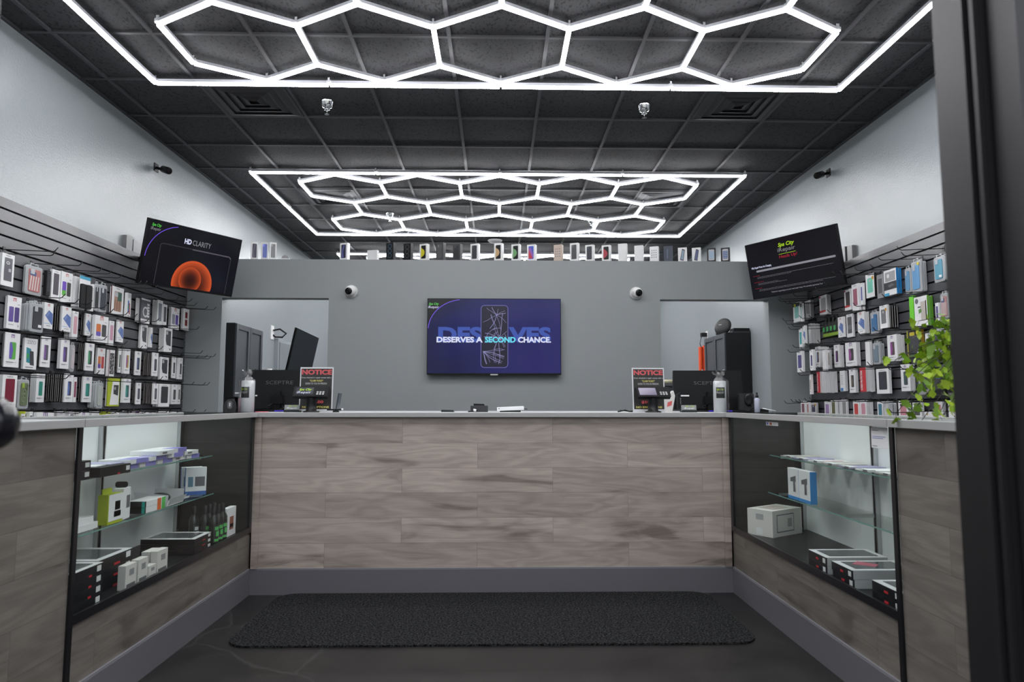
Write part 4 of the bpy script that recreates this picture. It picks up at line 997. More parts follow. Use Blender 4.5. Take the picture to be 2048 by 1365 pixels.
# top shelf of the left case
for k in range(2):
    sbox('tablet_box','black tablet box, %s of two at the near end of the top shelf'%['lower','upper'][k],'tablet box',(-1.77,2.545,S1+k*.0365),(.190,.180,.0355),BLACKCARD,0,[('sticker','r',.80,.95,.3,.8,LB)])
sbox('tablet_box','black tablet box overhanging the top shelf with a red tag below','tablet box',(-1.77,2.765,S1),(.205,.225,.038),BLACKCARD,0,[('sticker','r',.84,.96,.3,.8,LB),('red_tag','r',.56,.64,0,.2,RED)])
for k,(y_,m_,l) in enumerate(((2.79,WHITE,'white leaflet lying on the overhanging black tablet box'),(2.92,rgb((.45,.44,.62)),'pale violet leaflet lying on the overhanging black tablet box'))):
    b=MB(); b.box((0,0,0),(.15,.10,.003),m_); tag(b.obj('leaflet',loc=(-1.75,y_-.02,S1+.0385),rotz=R_(6-9*k)),l,'leaflet')
PUR=rgb((.26,.24,.62))
for (x_,y_,dz,p,d_) in ((-1.77,3.04,0,1,.15),(-1.77,3.20,0,1,.15),(-1.77,3.36,0,1,.15),(-1.77,3.52,0,0,.14),(-1.77,3.67,0,1,.15),(-1.76,3.09,.0215,1,.17),(-1.76,3.275,.0215,1,.16),(-1.76,3.45,.0215,1,.16),(-1.76,3.63,.0215,0,.16),(-1.75,3.33,.043,0,.15),(-1.76,3.50,.043,1,.15)):
    lay=['bottom','middle','top'][round(dz/.0215)]
    nth={3.04:'nearest',3.20:'second',3.36:'third',3.52:'fourth',3.67:'farthest',3.09:'nearest',3.275:'second',3.45:'third',3.63:'farthest',3.33:'nearer',3.50:'farther'}[y_]
    sbox('slim_box','flat white %s box, %s in the %s layer on the left top shelf'%('and purple' if p else 'plain',nth,lay),'box',(x_,y_,S1+dz),(.135+rnd.random()*.015,d_,.0205),WHITE,0,[('purple_band','r',.35,.98,0,1,PUR),('purple_top','t',.55,1,.1,.9,PUR)] if p else [('print','r',.2,.5,.3,.7,INK)])
# right case
t=sbox('phone_carton','white phone carton standing at the far end of the right case','carton',(1.470,3.682,FZ),(.265,.158,.140),WB,33,[('printed_phone','f',.14,.72,.16,.84,INK),('printed_panel','f',.16,.70,.20,.80,WB),('code_print','f',.50,.64,.34,.66,rgb((.3,.3,.3))),('print','l',.35,.65,.62,.84,rgb((.35,.35,.36))),('sticker','l',.40,.65,.06,.30,LB),('phone_print','t',.2,.75,.2,.8,rgb((.42,.36,.33)))])
for ch in t.children_recursive:
    if ch.name.startswith('printed_panel'): ch.location=(0,-.0006,0)
    if ch.name.startswith('code_print'): ch.location=(0,-.0012,0)
for nm,x_,y_,w_,labs in (('a',1.384,2.911,.262,('lower','upper')),('b',1.379,2.690,.262,('lower','upper')),('c',1.379,2.370,.262,('lower','upper'))):
    pl={'a':'farthest','b':'middle','c':'nearest'}[nm]
    for k in range(2):
        size=(w_ if not(nm=='b' and k==0) else w_-.02, .165 if nm!='c' else .180,.034)
        t=tablet((x_+(.004 if nm=='b' and k==0 else 0),y_,FZ+k*.035),size,'white and black tablet box, %s one of the %s pair in the right case'%(labs[k],pl),k==1,'l',u=(.4,.5))
        MB().box((0.004,-.0009,0),(size[0],0,size[2]),GW).obj('grey_side',t)
        if nm=='b' and k==1:
            b=MB(); b.add([(.05,.10,0),(.12,.05,0),(.155,.09,0),(.10,.15,0)],[(0,1,2,3)],rgb((.35,.08,.12)),M=Matrix.Translation((0,0,.0360))); b.obj('printed_phone',t)
BL2=rgb((.04,.25,.60))
for k,(y_,l) in enumerate(((3.433,'near one of two white and blue device boxes on the right shelf'),(3.565,'far one of two white and blue device boxes on the right shelf'))):
    t=sbox('device_box',l,'box',(1.566,y_,S2),(.034,.130,.160),WHITE,0,[('blue_side','f',0,1,0,1,BL2),('blue_foot','l',0,1,0,.10,BL2)])
    b=MB(); M=Matrix.Translation((0,0,0)); 
    b.add([(-.0012,.030,.125),(-.0012,.095,.110),(-.0012,.095,.090),(-.0012,.062,.092),(-.0012,.062,.040),(-.0012,.035,.040),(-.0012,.040,.090),(-.0012,.030,.095)],[(0,7,6,5,4,3,2,1)],INK); b.obj('printed_device',t)
for k in range(9):
    y_=2.46+k*.155; x_=1.615
    t=thing('flat_pack','flat film pack on the right top shelf, number %s from the glass end'%['one','two','three','four','five','six','seven','eight','nine'][8-k],'pack',(x_-.025,y_,S1),R_(rnd.uniform(-4,4)))
    t['label']='flat film pack on the right top shelf, %s'%['nearest the entrance','second nearest','third nearest','fourth nearest','fifth nearest, mid shelf','fourth from the far end','third from the far end','second from the far end','at the far end'][k]
    MB().box((0,0,0),(.165,.12,.005),[WHITE,rgb((.30,.28,.45)),rgb((.45,.43,.40))][k%3]).obj('sleeve',t)
    MB().box((.0,.0,.005),(.03,.085,.009),rgb((.75,.75,.75))).obj('header_card',t); MB().box((-.0006,.012,.001),(0,.05,.008),INK).obj('barcode',t)
    if k%4==2: MB().box((.03,.03,.0055),(.14,.05,.0065),rgb((.35,.05,.08))).obj('red_band',t)
# labels stuck to the glass of the right case
b=MB(); b.box((0,0,0),(.0006,.150,.018),WHITE); b.box((-.0005,.118,.003),(0,.140,.015),rgb((.12,.16,.45))); b.box((-.0005,.075,.003),(0,.105,.015),rgb((.35,.08,.05))); b.box((-.0005,.02,.006),(0,.065,.012),GW)
tag(b.obj('payment_sticker',loc=(XCR+.0008,3.30,.974)),'small white payment card sticker on the right display case glass','sticker')
b=MB(); b.box((0,0,0),(.0006,.108,.075),WHITE)
for k,(z_,l_) in enumerate(((.062,.04),(.040,.085),(.034,.07),(.006,.03))): b.box((-.0005,.100-l_,z_),(0,.100,z_+.0022),rgb((.22,.24,.55)) if 0<k<3 else INK)
tag(b.obj('paper_notice',loc=(XCR+.0008,2.368,.925)),'white paper notice with blue print taped inside the right case glass','paper')

# ------------------------------------------------------------ trailing maidenhair plant by the door
t=thing('potted_plant','bright green trailing maidenhair plant on the right counter by the door','plant',(1.66,2.14,TZ))
MB().lathe([(.055,0),(.075,.10),(.080,.11),(.080,.125),(.070,.125),(.068,.10)],rgb((.30,.30,.31)),24).obj('pot',t)
MB().lathe([(.001,.108),(.069,.108)],rgb((.03,.02,.015),.9),24,cap=False).obj('soil',t)
lm=[mat('leaf_green_a',(.26,.42,.015),.45),mat('leaf_green_b',(.36,.50,.03),.45),mat('leaf_green_c',(.14,.27,.012),.45)]
for m in lm: m.node_tree.nodes['Principled BSDF'].inputs['Subsurface Weight'].default_value=0
lv=MB(); st=MB(); pr=random.Random(11)
def leaf(p,d,s,m):
    d=d.normalized(); side=d.cross(Vector((pr.uniform(-.5,.5),-1,pr.uniform(-.3,.6)))).normalized(); up=side.cross(d)
    pts=[(0,0)]+[(s*r*math.cos(R_(a)),s*r*math.sin(R_(a))) for a,r in ((-52,.80),(-44,1.0),(-28,.93),(-22,1.06),(-9,1.0),(0,.88),(9,1.02),(22,1.05),(28,.92),(44,1.0),(52,.78))]
    vs=[]
    for (a,b_) in pts: vs.append(p+d*a+side*b_+up*(abs(b_)*.22-a*.12))
    lv.add(vs,[(0,i,i+1) for i in range(1,len(pts)-1)],m,True)
for k in range(52):
    a=pr.uniform(-1,1); 
    tx=pr.uniform(-.36,-.13); ty=pr.uniform(-.10,.12); tz=pr.uniform(-.02,.30) if k%3 else pr.uniform(.15,.34)
    # frond arcs from the pot towards the counter front and room
    p0=Vector((0,0,.11)); p3=Vector((tx,ty,tz)); p1=Vector((tx*.25,ty*.25,.11+.18+pr.random()*.12)); 
    P=[(p0*(1-q)**2+p1*2*q*(1-q)+p3*q*q) for q in [i/12 for i in range(13)]]
    # droop
    st.tube(P,.0012,mat('stem_dark',(.02,.012,.01),.4),5)
    for i in range(3,13):
        for r in range(2):
            s_=pr.uniform(.015,.029); dirv=Vector((pr.uniform(-1,.6),pr.uniform(-1,1),pr.uniform(-1.2,.5)))
            q=P[i]+dirv.normalized()*pr.uniform(.008,.03)
            st.tube([P[i],q],.0006,mat('stem_dark'),4)
            leaf(q,dirv,s_,lm[pr.randrange(3)])
lv.obj('foliage',t); st.obj('stems',t)
PKG = [
 ('L', 1, 'window', -2.86, 3.999, 0.101, 1.763, 0.189, 1, {'body': 'white', 'win': (0.1, 0.1, 0.12), 'ring': 1}, 'clear fronted white box with dark case and white ring print', 1, 16),
 ('L', 1, 'clam', -2.885, 4.262, 0.152, 1.753, 0.193, 2, {'win': (0.45, 0.16, 0.15), 'flag': 1, 'tilt': 0}, 'clear tray with stars and stripes phone case', 2, 16),
 ('L', 1, 'window', -2.86, 4.364, 0.039, 1.763, 0.161, 1, {'body': 'black', 'win': (0.02, 0.02, 0.03)}, 'narrow black box with small white tag', 3, 16),
 ('L', 1, 'window', -2.885, 4.475, 0.085, 1.756, 0.195, 1, {'body': 'white', 'win': (0.1, 0.09, 0.11)}, 'slim white box with dark grey case window', 4, 16),
 ('L', 1, 'pair', -2.885, 4.587, 0.12, 1.752, 0.204, 1, {'a': (0.16, 0.07, 0.5), 'a2': (0.1, 0.42, 0.05), 'b': (0.06, 0.06, 0.06)}, 'white box printed with purple green phone and black case', 5, 16),
 ('L', 1, 'pouch', -2.84, 4.714, 0.121, 1.727, 0.225, 2, {}, 'black fabric phone pouch under a blue header card', 6, 16),
 ('L', 1, 'window', -2.86, 4.837, 0.039, 1.729, 0.19, 1, {'body': 'white', 'win': (0.5, 0.5, 0.5)}, 'thin white box with grey round print', 7, 16),
 ('L', 1, 'clam', -2.86, 4.887, 0.049, 1.739, 0.206, 1, {'win': (0.03, 0.03, 0.035)}, 'narrow clear tray with black case', 8, 16),
 ('L', 1, 'clam', -2.86, 4.967, 0.096, 1.732, 0.22, 1, {'win': (0.05, 0.055, 0.07)}, 'clear tray with charcoal phone case and hang tab', 9, 16),
 ('L', 1, 'flagbox', -2.885, 5.204, 0.162, 1.753, 0.208, 2, {}, 'brown edged white box with wooden stars and stripes case', 10, 16),
 ('L', 1, 'zizo', -2.86, 5.32, 0.057, 1.746, 0.189, 1, {'a': (0.08, 0.2, 0.5), 'b': (0.35, 0.08, 0.1)}, 'white box printed with blue and red phones', 11, 16),
 ('L', 1, 'spiral', -2.854, 5.56, 0.141, 1.728, 0.198, 3, {}, 'grey box with white ring and bold white lettering', 12, 16),
 ('L', 1, 'window', -2.857, 5.802, 0.089, 1.74, 0.211, 4, {'body': 'white', 'win': (0.16, 0.18, 0.22)}, 'white box with slate grey case window', 13, 16),
 ('L', 1, 'window', -2.86, 5.896, 0.067, 1.75, 0.18, 1, {'body': 'white', 'win': (0.05, 0.05, 0.06)}, 'slim white box with notched black window', 14, 16),
 ('L', 1, 'pair', -2.874, 6.116, 0.155, 1.739, 0.191, 2, {'a': (0.28, 0.28, 0.33), 'a2': (0.28, 0.28, 0.33), 'b': (0.12, 0.08, 0.36)}, 'white box printed with grey and violet phones', 15, 16),
 ('L', 1, 'redbox', -2.86, 6.296, 0.12, 1.75, 0.197, 1, {}, 'white box with two dark red windows', 16, 16),
 ('L', 2, 'pair', -2.885, 4.11, 0.117, 1.522, 0.196, 2, {'a': (0.14, 0.09, 0.33), 'a2': (0.14, 0.09, 0.33), 'b': (0.09, 0.06, 0.22)}, 'white box printed with two violet phone cases', 1, 12),
 ('L', 2, 'clam', -2.842, 4.248, 0.123, 1.519, 0.19, 4, {'win': (0.05, 0.05, 0.06), 'sticker': 1}, 'clear tray with dark grey case and white price sticker', 2, 12),
 ('L', 2, 'blue', -2.86, 4.384, 0.087, 1.555, 0.165, 1, {}, 'white box with slanted blue phone print', 3, 12),
 ('L', 2, 'blue', -2.847, 4.546, 0.095, 1.553, 0.165, 4, {}, 'white box with slanted blue phone, black cards behind', 4, 12),
 ('L', 2, 'case', -2.84, 4.63, 0.061, 1.508, 0.191, 2, {'body': 'white', 'win': (0.62, 0.35, 0.4)}, 'tall white box with pale pink phone case', 5, 12),
 ('L', 2, 'blue', -2.867, 4.818, 0.057, 1.554, 0.154, 3, {}, 'white box with slanted steel blue phone', 6, 12),
 ('L', 2, 'pair', -2.84, 4.935, 0.165, 1.517, 0.189, 2, {'a': (0.65, 0.17, 0.04), 'a2': (0.13, 0.1, 0.45), 'b': (0.05, 0.05, 0.05)}, 'large white box with orange purple phone and black case', 7, 12),
 ('L', 2, 'case', -2.86, 5.101, 0.065, 1.51, 0.181, 1, {'body': 'white', 'win': (0.55, 0.3, 0.4)}, 'pink case box with lilac corner', 8, 12),
 ('L', 2, 'blue', -2.879, 5.252, 0.089, 1.546, 0.167, 2, {}, 'white box with slanted light blue phone', 9, 12),
 ('L', 2, 'window', -2.881, 5.609, 0.108, 1.525, 0.195, 2, {'body': 'white', 'win': (0.04, 0.04, 0.045), 'notch': 1}, 'white box with notched black case window', 10, 12),
 ('L', 2, 'blue', -2.86, 5.686, 0.035, 1.542, 0.164, 1, {}, 'slim white box with grey blue corner print', 11, 12),
 ('L', 2, 'window', -2.854, 5.961, 0.143, 1.522, 0.207, 3, {'body': 'white', 'win': (0.05, 0.05, 0.055), 'notch': 1}, 'double white box with notched black case window', 12, 12),
 ('L', 3, 'single', -2.881, 4.109, 0.123, 1.295, 0.204, 3, {'a': (0.14, 0.11, 0.45), 'b': (0.1, 0.38, 0.06)}, 'white screen protector box with purple and green phone', 1, 15),
 ('L', 3, 'zizo', -2.884, 4.275, 0.117, 1.291, 0.191, 2, {'a': (0.03, 0.25, 0.32), 'b': (0.05, 0.05, 0.06)}, 'white box lettered in grey with two phones', 2, 15),
 ('L', 3, 'single', -2.877, 4.405, 0.091, 1.311, 0.194, 3, {'a': (0.2, 0.1, 0.32), 'b': (0.1, 0.09, 0.11)}, 'slim white protector box with purple phone', 3, 15),
 ('L', 3, 'single', -2.86, 4.571, 0.091, 1.309, 0.198, 1, {'a': (0.16, 0.08, 0.33), 'b': (0.06, 0.05, 0.1)}, 'white protector box with violet phone', 4, 15),
 ('L', 3, 'clam', -2.86, 4.651, 0.049, 1.293, 0.194, 1, {'win': (0.5, 0.45, 0.47)}, 'clear empty looking tray with pale case', 5, 15),
 ('L', 3, 'single', -2.844, 4.821, 0.099, 1.308, 0.191, 6, {'a': (0.05, 0.28, 0.12), 'b': (0.04, 0.04, 0.05)}, 'white protector box with green phone, black cards behind', 6, 15),
 ('L', 3, 'pair', -2.885, 5.031, 0.1, 1.293, 0.189, 1, {'a': (0.55, 0.16, 0.05), 'a2': (0.12, 0.06, 0.35), 'b': (0.45, 0.05, 0.05)}, 'white box printed with orange and red phones', 7, 15),
 ('L', 3, 'floral', -2.86, 5.124, 0.075, 1.281, 0.195, 1, {}, 'box with black and white floral phone case', 8, 15),
 ('L', 3, 'single', -2.881, 5.271, 0.039, 1.314, 0.187, 3, {'a': (0.06, 0.14, 0.08), 'b': (0.04, 0.04, 0.05)}, 'slim white box with dark green phone', 9, 15),
 ('L', 3, 'single', -2.86, 5.336, 0.079, 1.309, 0.196, 1, {'a': (0.3, 0.06, 0.25), 'b': (0.42, 0.33, 0.05)}, 'white box with magenta and yellow phone', 10, 15),
 ('L', 3, 'single', -2.876, 5.526, 0.091, 1.305, 0.191, 4, {'a': (0.1, 0.14, 0.28), 'b': (0.04, 0.05, 0.08)}, 'white protector box with dark blue phone', 11, 15),
 ('L', 3, 'single', -2.82, 5.691, 0.091, 1.304, 0.193, 8, {'a': (0.1, 0.08, 0.14), 'b': (0.03, 0.03, 0.04)}, 'slim white box with black phone, black cards behind', 12, 15),
 ('L', 3, 'window', -2.885, 5.981, 0.151, 1.285, 0.194, 2, {'body': 'white', 'win': (0.05, 0.05, 0.06), 'notch': 1}, 'white box with black case and camera cutout', 13, 15),
 ('L', 3, 'single', -2.881, 6.15, 0.077, 1.304, 0.191, 3, {'a': (0.1, 0.1, 0.12), 'b': (0.05, 0.05, 0.06)}, 'slim white protector box with grey phone', 14, 15),
 ('L', 3, 'single', -2.86, 6.232, 0.074, 1.297, 0.193, 1, {'a': (0.1, 0.1, 0.13), 'b': (0.05, 0.05, 0.06)}, 'last slim white protector box with grey phone', 15, 15),
 ('L', 4, 'window', -2.84, 4.05, 0.119, 1.059, 0.188, 2, {'body': 'white', 'win': (0.2, 0.015, 0.035)}, 'white box with maroon phone case', 1, 14),
 ('L', 4, 'clam', -2.86, 4.198, 0.092, 1.049, 0.189, 1, {'win': (0.14, 0.18, 0.1), 'camo': 1}, 'clear tray with lime camera ring and camouflage case', 2, 14),
 ('L', 4, 'single', -2.862, 4.352, 0.08, 1.088, 0.178, 5, {'a': (0.04, 0.25, 0.22), 'b': (0.04, 0.28, 0.2)}, 'white protector box with teal phone, grey cards behind', 3, 14),
 ('L', 4, 'single', -2.778, 4.504, 0.083, 1.089, 0.184, 10, {'a': (0.1, 0.18, 0.45), 'b': (0.05, 0.04, 0.1)}, 'white protector box with blue phone, ten black cards behind', 4, 14),
 ('L', 4, 'case', -2.86, 4.702, 0.033, 1.089, 0.169, 1, {'body': 'white', 'win': (0.22, 0.03, 0.07)}, 'narrow white box with maroon stripe', 5, 14),
 ('L', 4, 'single', -2.869, 4.856, 0.103, 1.089, 0.178, 3, {'a': (0.04, 0.27, 0.24), 'b': (0.04, 0.22, 0.18)}, 'white protector box with slanted teal phone', 6, 14),
 ('L', 4, 'clam', -2.839, 4.955, 0.084, 1.046, 0.195, 4, {'win': (0.42, 0.46, 0.42)}, 'clear tray with frosted case, clear trays behind', 7, 14),
 ('L', 4, 'lime', -2.885, 5.216, 0.161, 1.059, 0.21, 3, {}, 'lime green box with white front and black case', 8, 14),
 ('L', 4, 'single', -2.86, 5.354, 0.103, 1.086, 0.184, 1, {'a': (0.04, 0.28, 0.24), 'b': (0.03, 0.1, 0.1)}, 'white box with teal phone beside the lime green box', 9, 14),
 ('L', 4, 'single', -2.868, 5.542, 0.076, 1.074, 0.171, 4, {'a': (0.12, 0.13, 0.17), 'b': (0.05, 0.05, 0.07)}, 'slim white protector box with grey swirl phone', 10, 14),
 ('L', 4, 'single', -2.816, 5.709, 0.083, 1.074, 0.177, 8, {'a': (0.12, 0.13, 0.17), 'b': (0.05, 0.05, 0.07)}, 'slim white box with grey swirl phone, eight black cards behind', 11, 14),
 ('L', 4, 'window', -2.84, 5.908, 0.189, 1.052, 0.195, 2, {'body': 'white', 'win': (0.03, 0.03, 0.035)}, 'black and white box with large slanted black print', 12, 14),
 ('L', 4, 'single', -2.86, 6.133, 0.103, 1.073, 0.176, 1, {'a': (0.14, 0.14, 0.14), 'b': (0.06, 0.06, 0.06)}, 'slim white box with charcoal phone', 13, 14),
 ('L', 4, 'single', -2.86, 6.223, 0.058, 1.073, 0.179, 1, {'a': (0.14, 0.14, 0.14), 'b': (0.06, 0.06, 0.06)}, 'last slim white box with charcoal phone', 14, 14),
 ('L', 5, 'lime', -2.86, 4.196, 0.065, 0.905, 0.129, 1, {'body': 'white', 'win': (0.12, 0.12, 0.13), 'a': (0.1, 0.1, 0.2), 'b': (0.05, 0.05, 0.06)}, 'lime topped box peeping over the counter trim', 1, 14),
 ('L', 5, 'case', -2.84, 4.25, 0.03, 0.904, 0.126, 2, {'body': 'white', 'win': (0.12, 0.12, 0.13), 'a': (0.1, 0.1, 0.2), 'b': (0.05, 0.05, 0.06)}, 'white box with two dark stamps above the counter trim', 2, 14),
 ('L', 5, 'single', -2.82, 4.352, 0.164, 0.902, 0.125, 3, {'body': 'white', 'win': (0.12, 0.12, 0.13), 'a': (0.1, 0.1, 0.2), 'b': (0.05, 0.05, 0.06)}, 'long white box top with purple logo', 3, 14),
 ('L', 5, 'single', -2.86, 4.57, 0.087, 0.893, 0.137, 1, {'body': 'white', 'win': (0.12, 0.12, 0.13), 'a': (0.1, 0.1, 0.2), 'b': (0.05, 0.05, 0.06)}, 'grey card pack top with black squares', 4, 14),
 ('L', 5, 'window', -2.84, 4.651, 0.061, 0.891, 0.134, 2, {'body': 'white', 'win': (0.12, 0.12, 0.13), 'a': (0.1, 0.1, 0.2), 'b': (0.05, 0.05, 0.06)}, 'white box top with thin dark line', 5, 14),
 ('L', 5, 'single', -2.82, 4.748, 0.121, 0.889, 0.132, 3, {'body': 'white', 'win': (0.12, 0.12, 0.13), 'a': (0.1, 0.1, 0.2), 'b': (0.05, 0.05, 0.06)}, 'clear tray tab with white card below', 6, 14),
 ('L', 5, 'case', -2.86, 4.958, 0.093, 0.881, 0.144, 1, {'body': 'white', 'win': (0.12, 0.12, 0.13), 'a': (0.1, 0.1, 0.2), 'b': (0.05, 0.05, 0.06)}, 'white box top with maroon corner', 7, 14),
 ('L', 5, 'lime', -2.84, 5.057, 0.093, 0.878, 0.142, 2, {'body': 'white', 'win': (0.12, 0.12, 0.13), 'a': (0.1, 0.1, 0.2), 'b': (0.05, 0.05, 0.06)}, 'white box with lime strip just above the counter', 8, 14),
 ('L', 5, 'window', -2.82, 5.147, 0.075, 0.877, 0.139, 3, {'body': 'white', 'win': (0.12, 0.12, 0.13), 'a': (0.1, 0.1, 0.2), 'b': (0.05, 0.05, 0.06)}, 'plain white box top right of the lime strip', 9, 14),
 ('L', 5, 'clam', -2.86, 5.335, 0.099, 0.87, 0.151, 1, {'body': 'white', 'win': (0.12, 0.12, 0.13), 'a': (0.1, 0.1, 0.2), 'b': (0.05, 0.05, 0.06)}, 'clear tray tabs in a tight bunch', 10, 14),
 ('L', 5, 'single', -2.84, 5.473, 0.165, 0.866, 0.149, 2, {'body': 'white', 'win': (0.12, 0.12, 0.13), 'a': (0.1, 0.1, 0.2), 'b': (0.05, 0.05, 0.06)}, 'wide white box top over black cards', 11, 14),
 ('L', 5, 'single', -2.82, 5.65, 0.178, 0.861, 0.148, 3, {'body': 'white', 'win': (0.12, 0.12, 0.13), 'a': (0.1, 0.1, 0.2), 'b': (0.05, 0.05, 0.06)}, 'white box with thin grey bars on top', 12, 14),
 ('L', 5, 'window', -2.86, 5.955, 0.185, 0.85, 0.163, 1, {'body': 'white', 'win': (0.12, 0.12, 0.13), 'a': (0.1, 0.1, 0.2), 'b': (0.05, 0.05, 0.06)}, 'white box top with black lettering strip', 13, 14),
 ('L', 5, 'single', -2.84, 6.17, 0.201, 0.844, 0.163, 2, {'body': 'white', 'win': (0.12, 0.12, 0.13), 'a': (0.1, 0.1, 0.2), 'b': (0.05, 0.05, 0.06)}, 'last white box top before the grey wall', 14, 14),
 ('R', 1, 'case', 2.76, 6.189, 0.14, 1.83, 0.18, 1, {'body': 'white', 'win': (0.22, 0.5, 0.45), 'cap': 1}, 'white box with mint case and black yellow header', 13, 14),
 ('R', 1, 'case', 2.76, 6.092, 0.03, 1.823, 0.167, 1, {'body': 'white', 'win': (0.25, 0.5, 0.46), 'cap': 1}, 'slim mint case box with black header', 12, 14),
 ('R', 1, 'window', 2.927, 6.323, 0.116, 1.876, 0.173, 3, {'body': 'white', 'win': (0.42, 0.43, 0.43), 'notch': 1}, 'white box with clear case outline', 14, 14),
 ('R', 1, 'window', 2.92, 6.002, 0.138, 1.873, 0.175, 2, {'body': 'white', 'win': (0.4, 0.41, 0.42), 'band': 1}, 'white box with clear case and red band', 11, 14),
 ('R', 1, 'window', 2.92, 5.574, 0.105, 1.857, 0.174, 1, {'body': 'white', 'win': (0.06, 0.05, 0.05), 'band': 1}, 'slim white box with red band and dark window', 10, 14),
 ('R', 1, 'case', 2.9, 5.417, 0.1, 1.83, 0.218, 2, {'body': 'white', 'win': (0.35, 0.12, 0.17)}, 'white box with dusty pink phone case', 9, 14),
 ('R', 1, 'case', 2.92, 5.354, 0.03, 1.87, 0.176, 1, {'body': 'white', 'win': (0.1, 0.11, 0.33)}, 'narrow box with royal blue case', 8, 14),
 ('R', 1, 'case', 2.945, 5.271, 0.124, 1.917, 0.189, 1, {'body': 'white', 'win': (0.18, 0.58, 0.45), 'badge': 1, 'side': (0.02, 0.02, 0.02)}, 'white box with mint green case and gold badge', 7, 14),
 ('R', 1, 'case', 2.92, 5.087, 0.087, 1.883, 0.182, 1, {'body': 'grey', 'win': (0.1, 0.1, 0.11)}, 'grey box with folded dark print', 6, 14),
 ('R', 1, 'bluebox', 2.917, 4.949, 0.159, 1.884, 0.192, 2, {}, 'white and black box with bright blue spine', 5, 14),
 ('R', 1, 'clam', 2.92, 4.734, 0.07, 1.864, 0.191, 1, {'win': (0.1, 0.27, 0.45)}, 'clear bag tray with deep blue case', 4, 14),
 ('R', 1, 'clam', 2.92, 4.635, 0.112, 1.852, 0.236, 3, {'win': (0.12, 0.32, 0.58), 'badge': 1}, 'tall clear pack with bright blue case and yellow badge', 3, 14),
 ('R', 1, 'clam', 2.9, 4.358, 0.107, 1.878, 0.18, 2, {'win': (0.08, 0.3, 0.42), 'sticker': 1}, 'clear tray with teal blue phone case', 2, 14),
 ('R', 1, 'slab', 2.92, 4.274, 0.05, 1.928, 0.171, 1, {'logo': (0.12, 0.08, 0.4)}, 'plain white box with small purple badge', 1, 14),
 ('R', 2, 'case', 2.76, 6.125, 0.064, 1.584, 0.177, 1, {'body': 'white', 'win': (0.03, 0.35, 0.36)}, 'slim white box with teal corner', 12, 13),
 ('R', 2, 'blue', 2.76, 6.055, 0.049, 1.62, 0.161, 1, {}, 'white box with slanted indigo phone', 11, 13),
 ('R', 2, 'slab', 2.873, 6.186, 0.047, 1.633, 0.183, 6, {}, 'white box edge ahead of six pale cards', 13, 13),
 ('R', 2, 'bottles', 2.92, 5.894, 0.261, 1.673, 0.162, 1, {}, 'pack of four green and black spray bottles', 10, 13),
 ('R', 2, 'blue', 2.92, 5.71, 0.089, 1.643, 0.173, 1, {}, 'white box with slanted navy phone, right of spray bottles', 9, 13),
 ('R', 2, 'window', 2.944, 5.607, 0.105, 1.635, 0.192, 2, {'body': 'white', 'win': (0.06, 0.06, 0.065), 'inner': 1}, 'white box with tall black case window', 8, 13),
 ('R', 2, 'blue', 2.921, 5.386, 0.105, 1.641, 0.176, 3, {}, 'white box with slanted slate blue phone, pale cards behind', 7, 13),
 ('R', 2, 'clam', 2.92, 5.186, 0.118, 1.624, 0.177, 1, {'win': (0.03, 0.14, 0.32)}, 'clear tray with dark blue phone case', 6, 13),
 ('R', 2, 'case', 2.875, 4.984, 0.101, 1.641, 0.171, 5, {'body': 'white', 'win': (0.17, 0.17, 0.18), 'badge': 1, 'dark': 1}, 'white box with grey case and gold badge', 5, 13),
 ('R', 2, 'neon', 2.92, 4.711, 0.049, 1.629, 0.211, 1, {}, 'narrow bright green box seen edge on', 4, 13),
 ('R', 2, 'greenpack', 2.917, 4.602, 0.143, 1.613, 0.206, 3, {}, 'white box with bright green spines', 3, 13),
 ('R', 2, 'case', 2.92, 4.435, 0.033, 1.624, 0.126, 1, {'body': 'white', 'win': (0.1, 0.08, 0.22)}, 'slim pale box with violet case', 2, 13),
 ('R', 2, 'clam', 2.932, 4.372, 0.082, 1.634, 0.183, 2, {'win': (0.4, 0.2, 0.2), 'flag': 1}, 'clear tray with red striped flag case', 1, 13),
 ('R', 3, 'case', 2.76, 6.161, 0.116, 1.366, 0.19, 1, {'body': 'white', 'win': (0.09, 0.08, 0.24)}, 'white box with dark indigo case', 13, 13),
 ('R', 3, 'single', 2.74, 5.886, 0.064, 1.368, 0.183, 2, {'a': (0.07, 0.07, 0.3), 'b': (0.04, 0.04, 0.09)}, 'white protector box with navy phone', 10, 13),
 ('R', 3, 'single', 2.875, 6.052, 0.088, 1.407, 0.184, 8, {'a': (0.16, 0.25, 0.45), 'b': (0.14, 0.07, 0.04)}, 'white box with blue brown phone, eight pale cards behind', 12, 13),
 ('R', 3, 'case', 2.92, 5.939, 0.03, 1.385, 0.178, 1, {'body': 'white', 'win': (0.4, 0.34, 0.28)}, 'narrow beige striped box', 11, 13),
 ('R', 3, 'single', 2.922, 5.801, 0.093, 1.393, 0.193, 4, {'a': (0.18, 0.06, 0.25), 'b': (0.05, 0.04, 0.05)}, 'white box with plum phone and bold letter', 9, 13),
 ('R', 3, 'single', 2.925, 5.572, 0.175, 1.39, 0.198, 3, {'a': (0.28, 0.06, 0.25), 'b': (0.06, 0.05, 0.05)}, 'wide white protector box with magenta phone', 8, 13),
 ('R', 3, 'slab', 2.92, 5.305, 0.065, 1.383, 0.192, 1, {}, 'plain narrow white box standing alone', 7, 13),
 ('R', 3, 'clam', 2.922, 5.186, 0.097, 1.384, 0.177, 3, {'win': (0.16, 0.22, 0.27)}, 'clear tray with grey blue case', 6, 13),
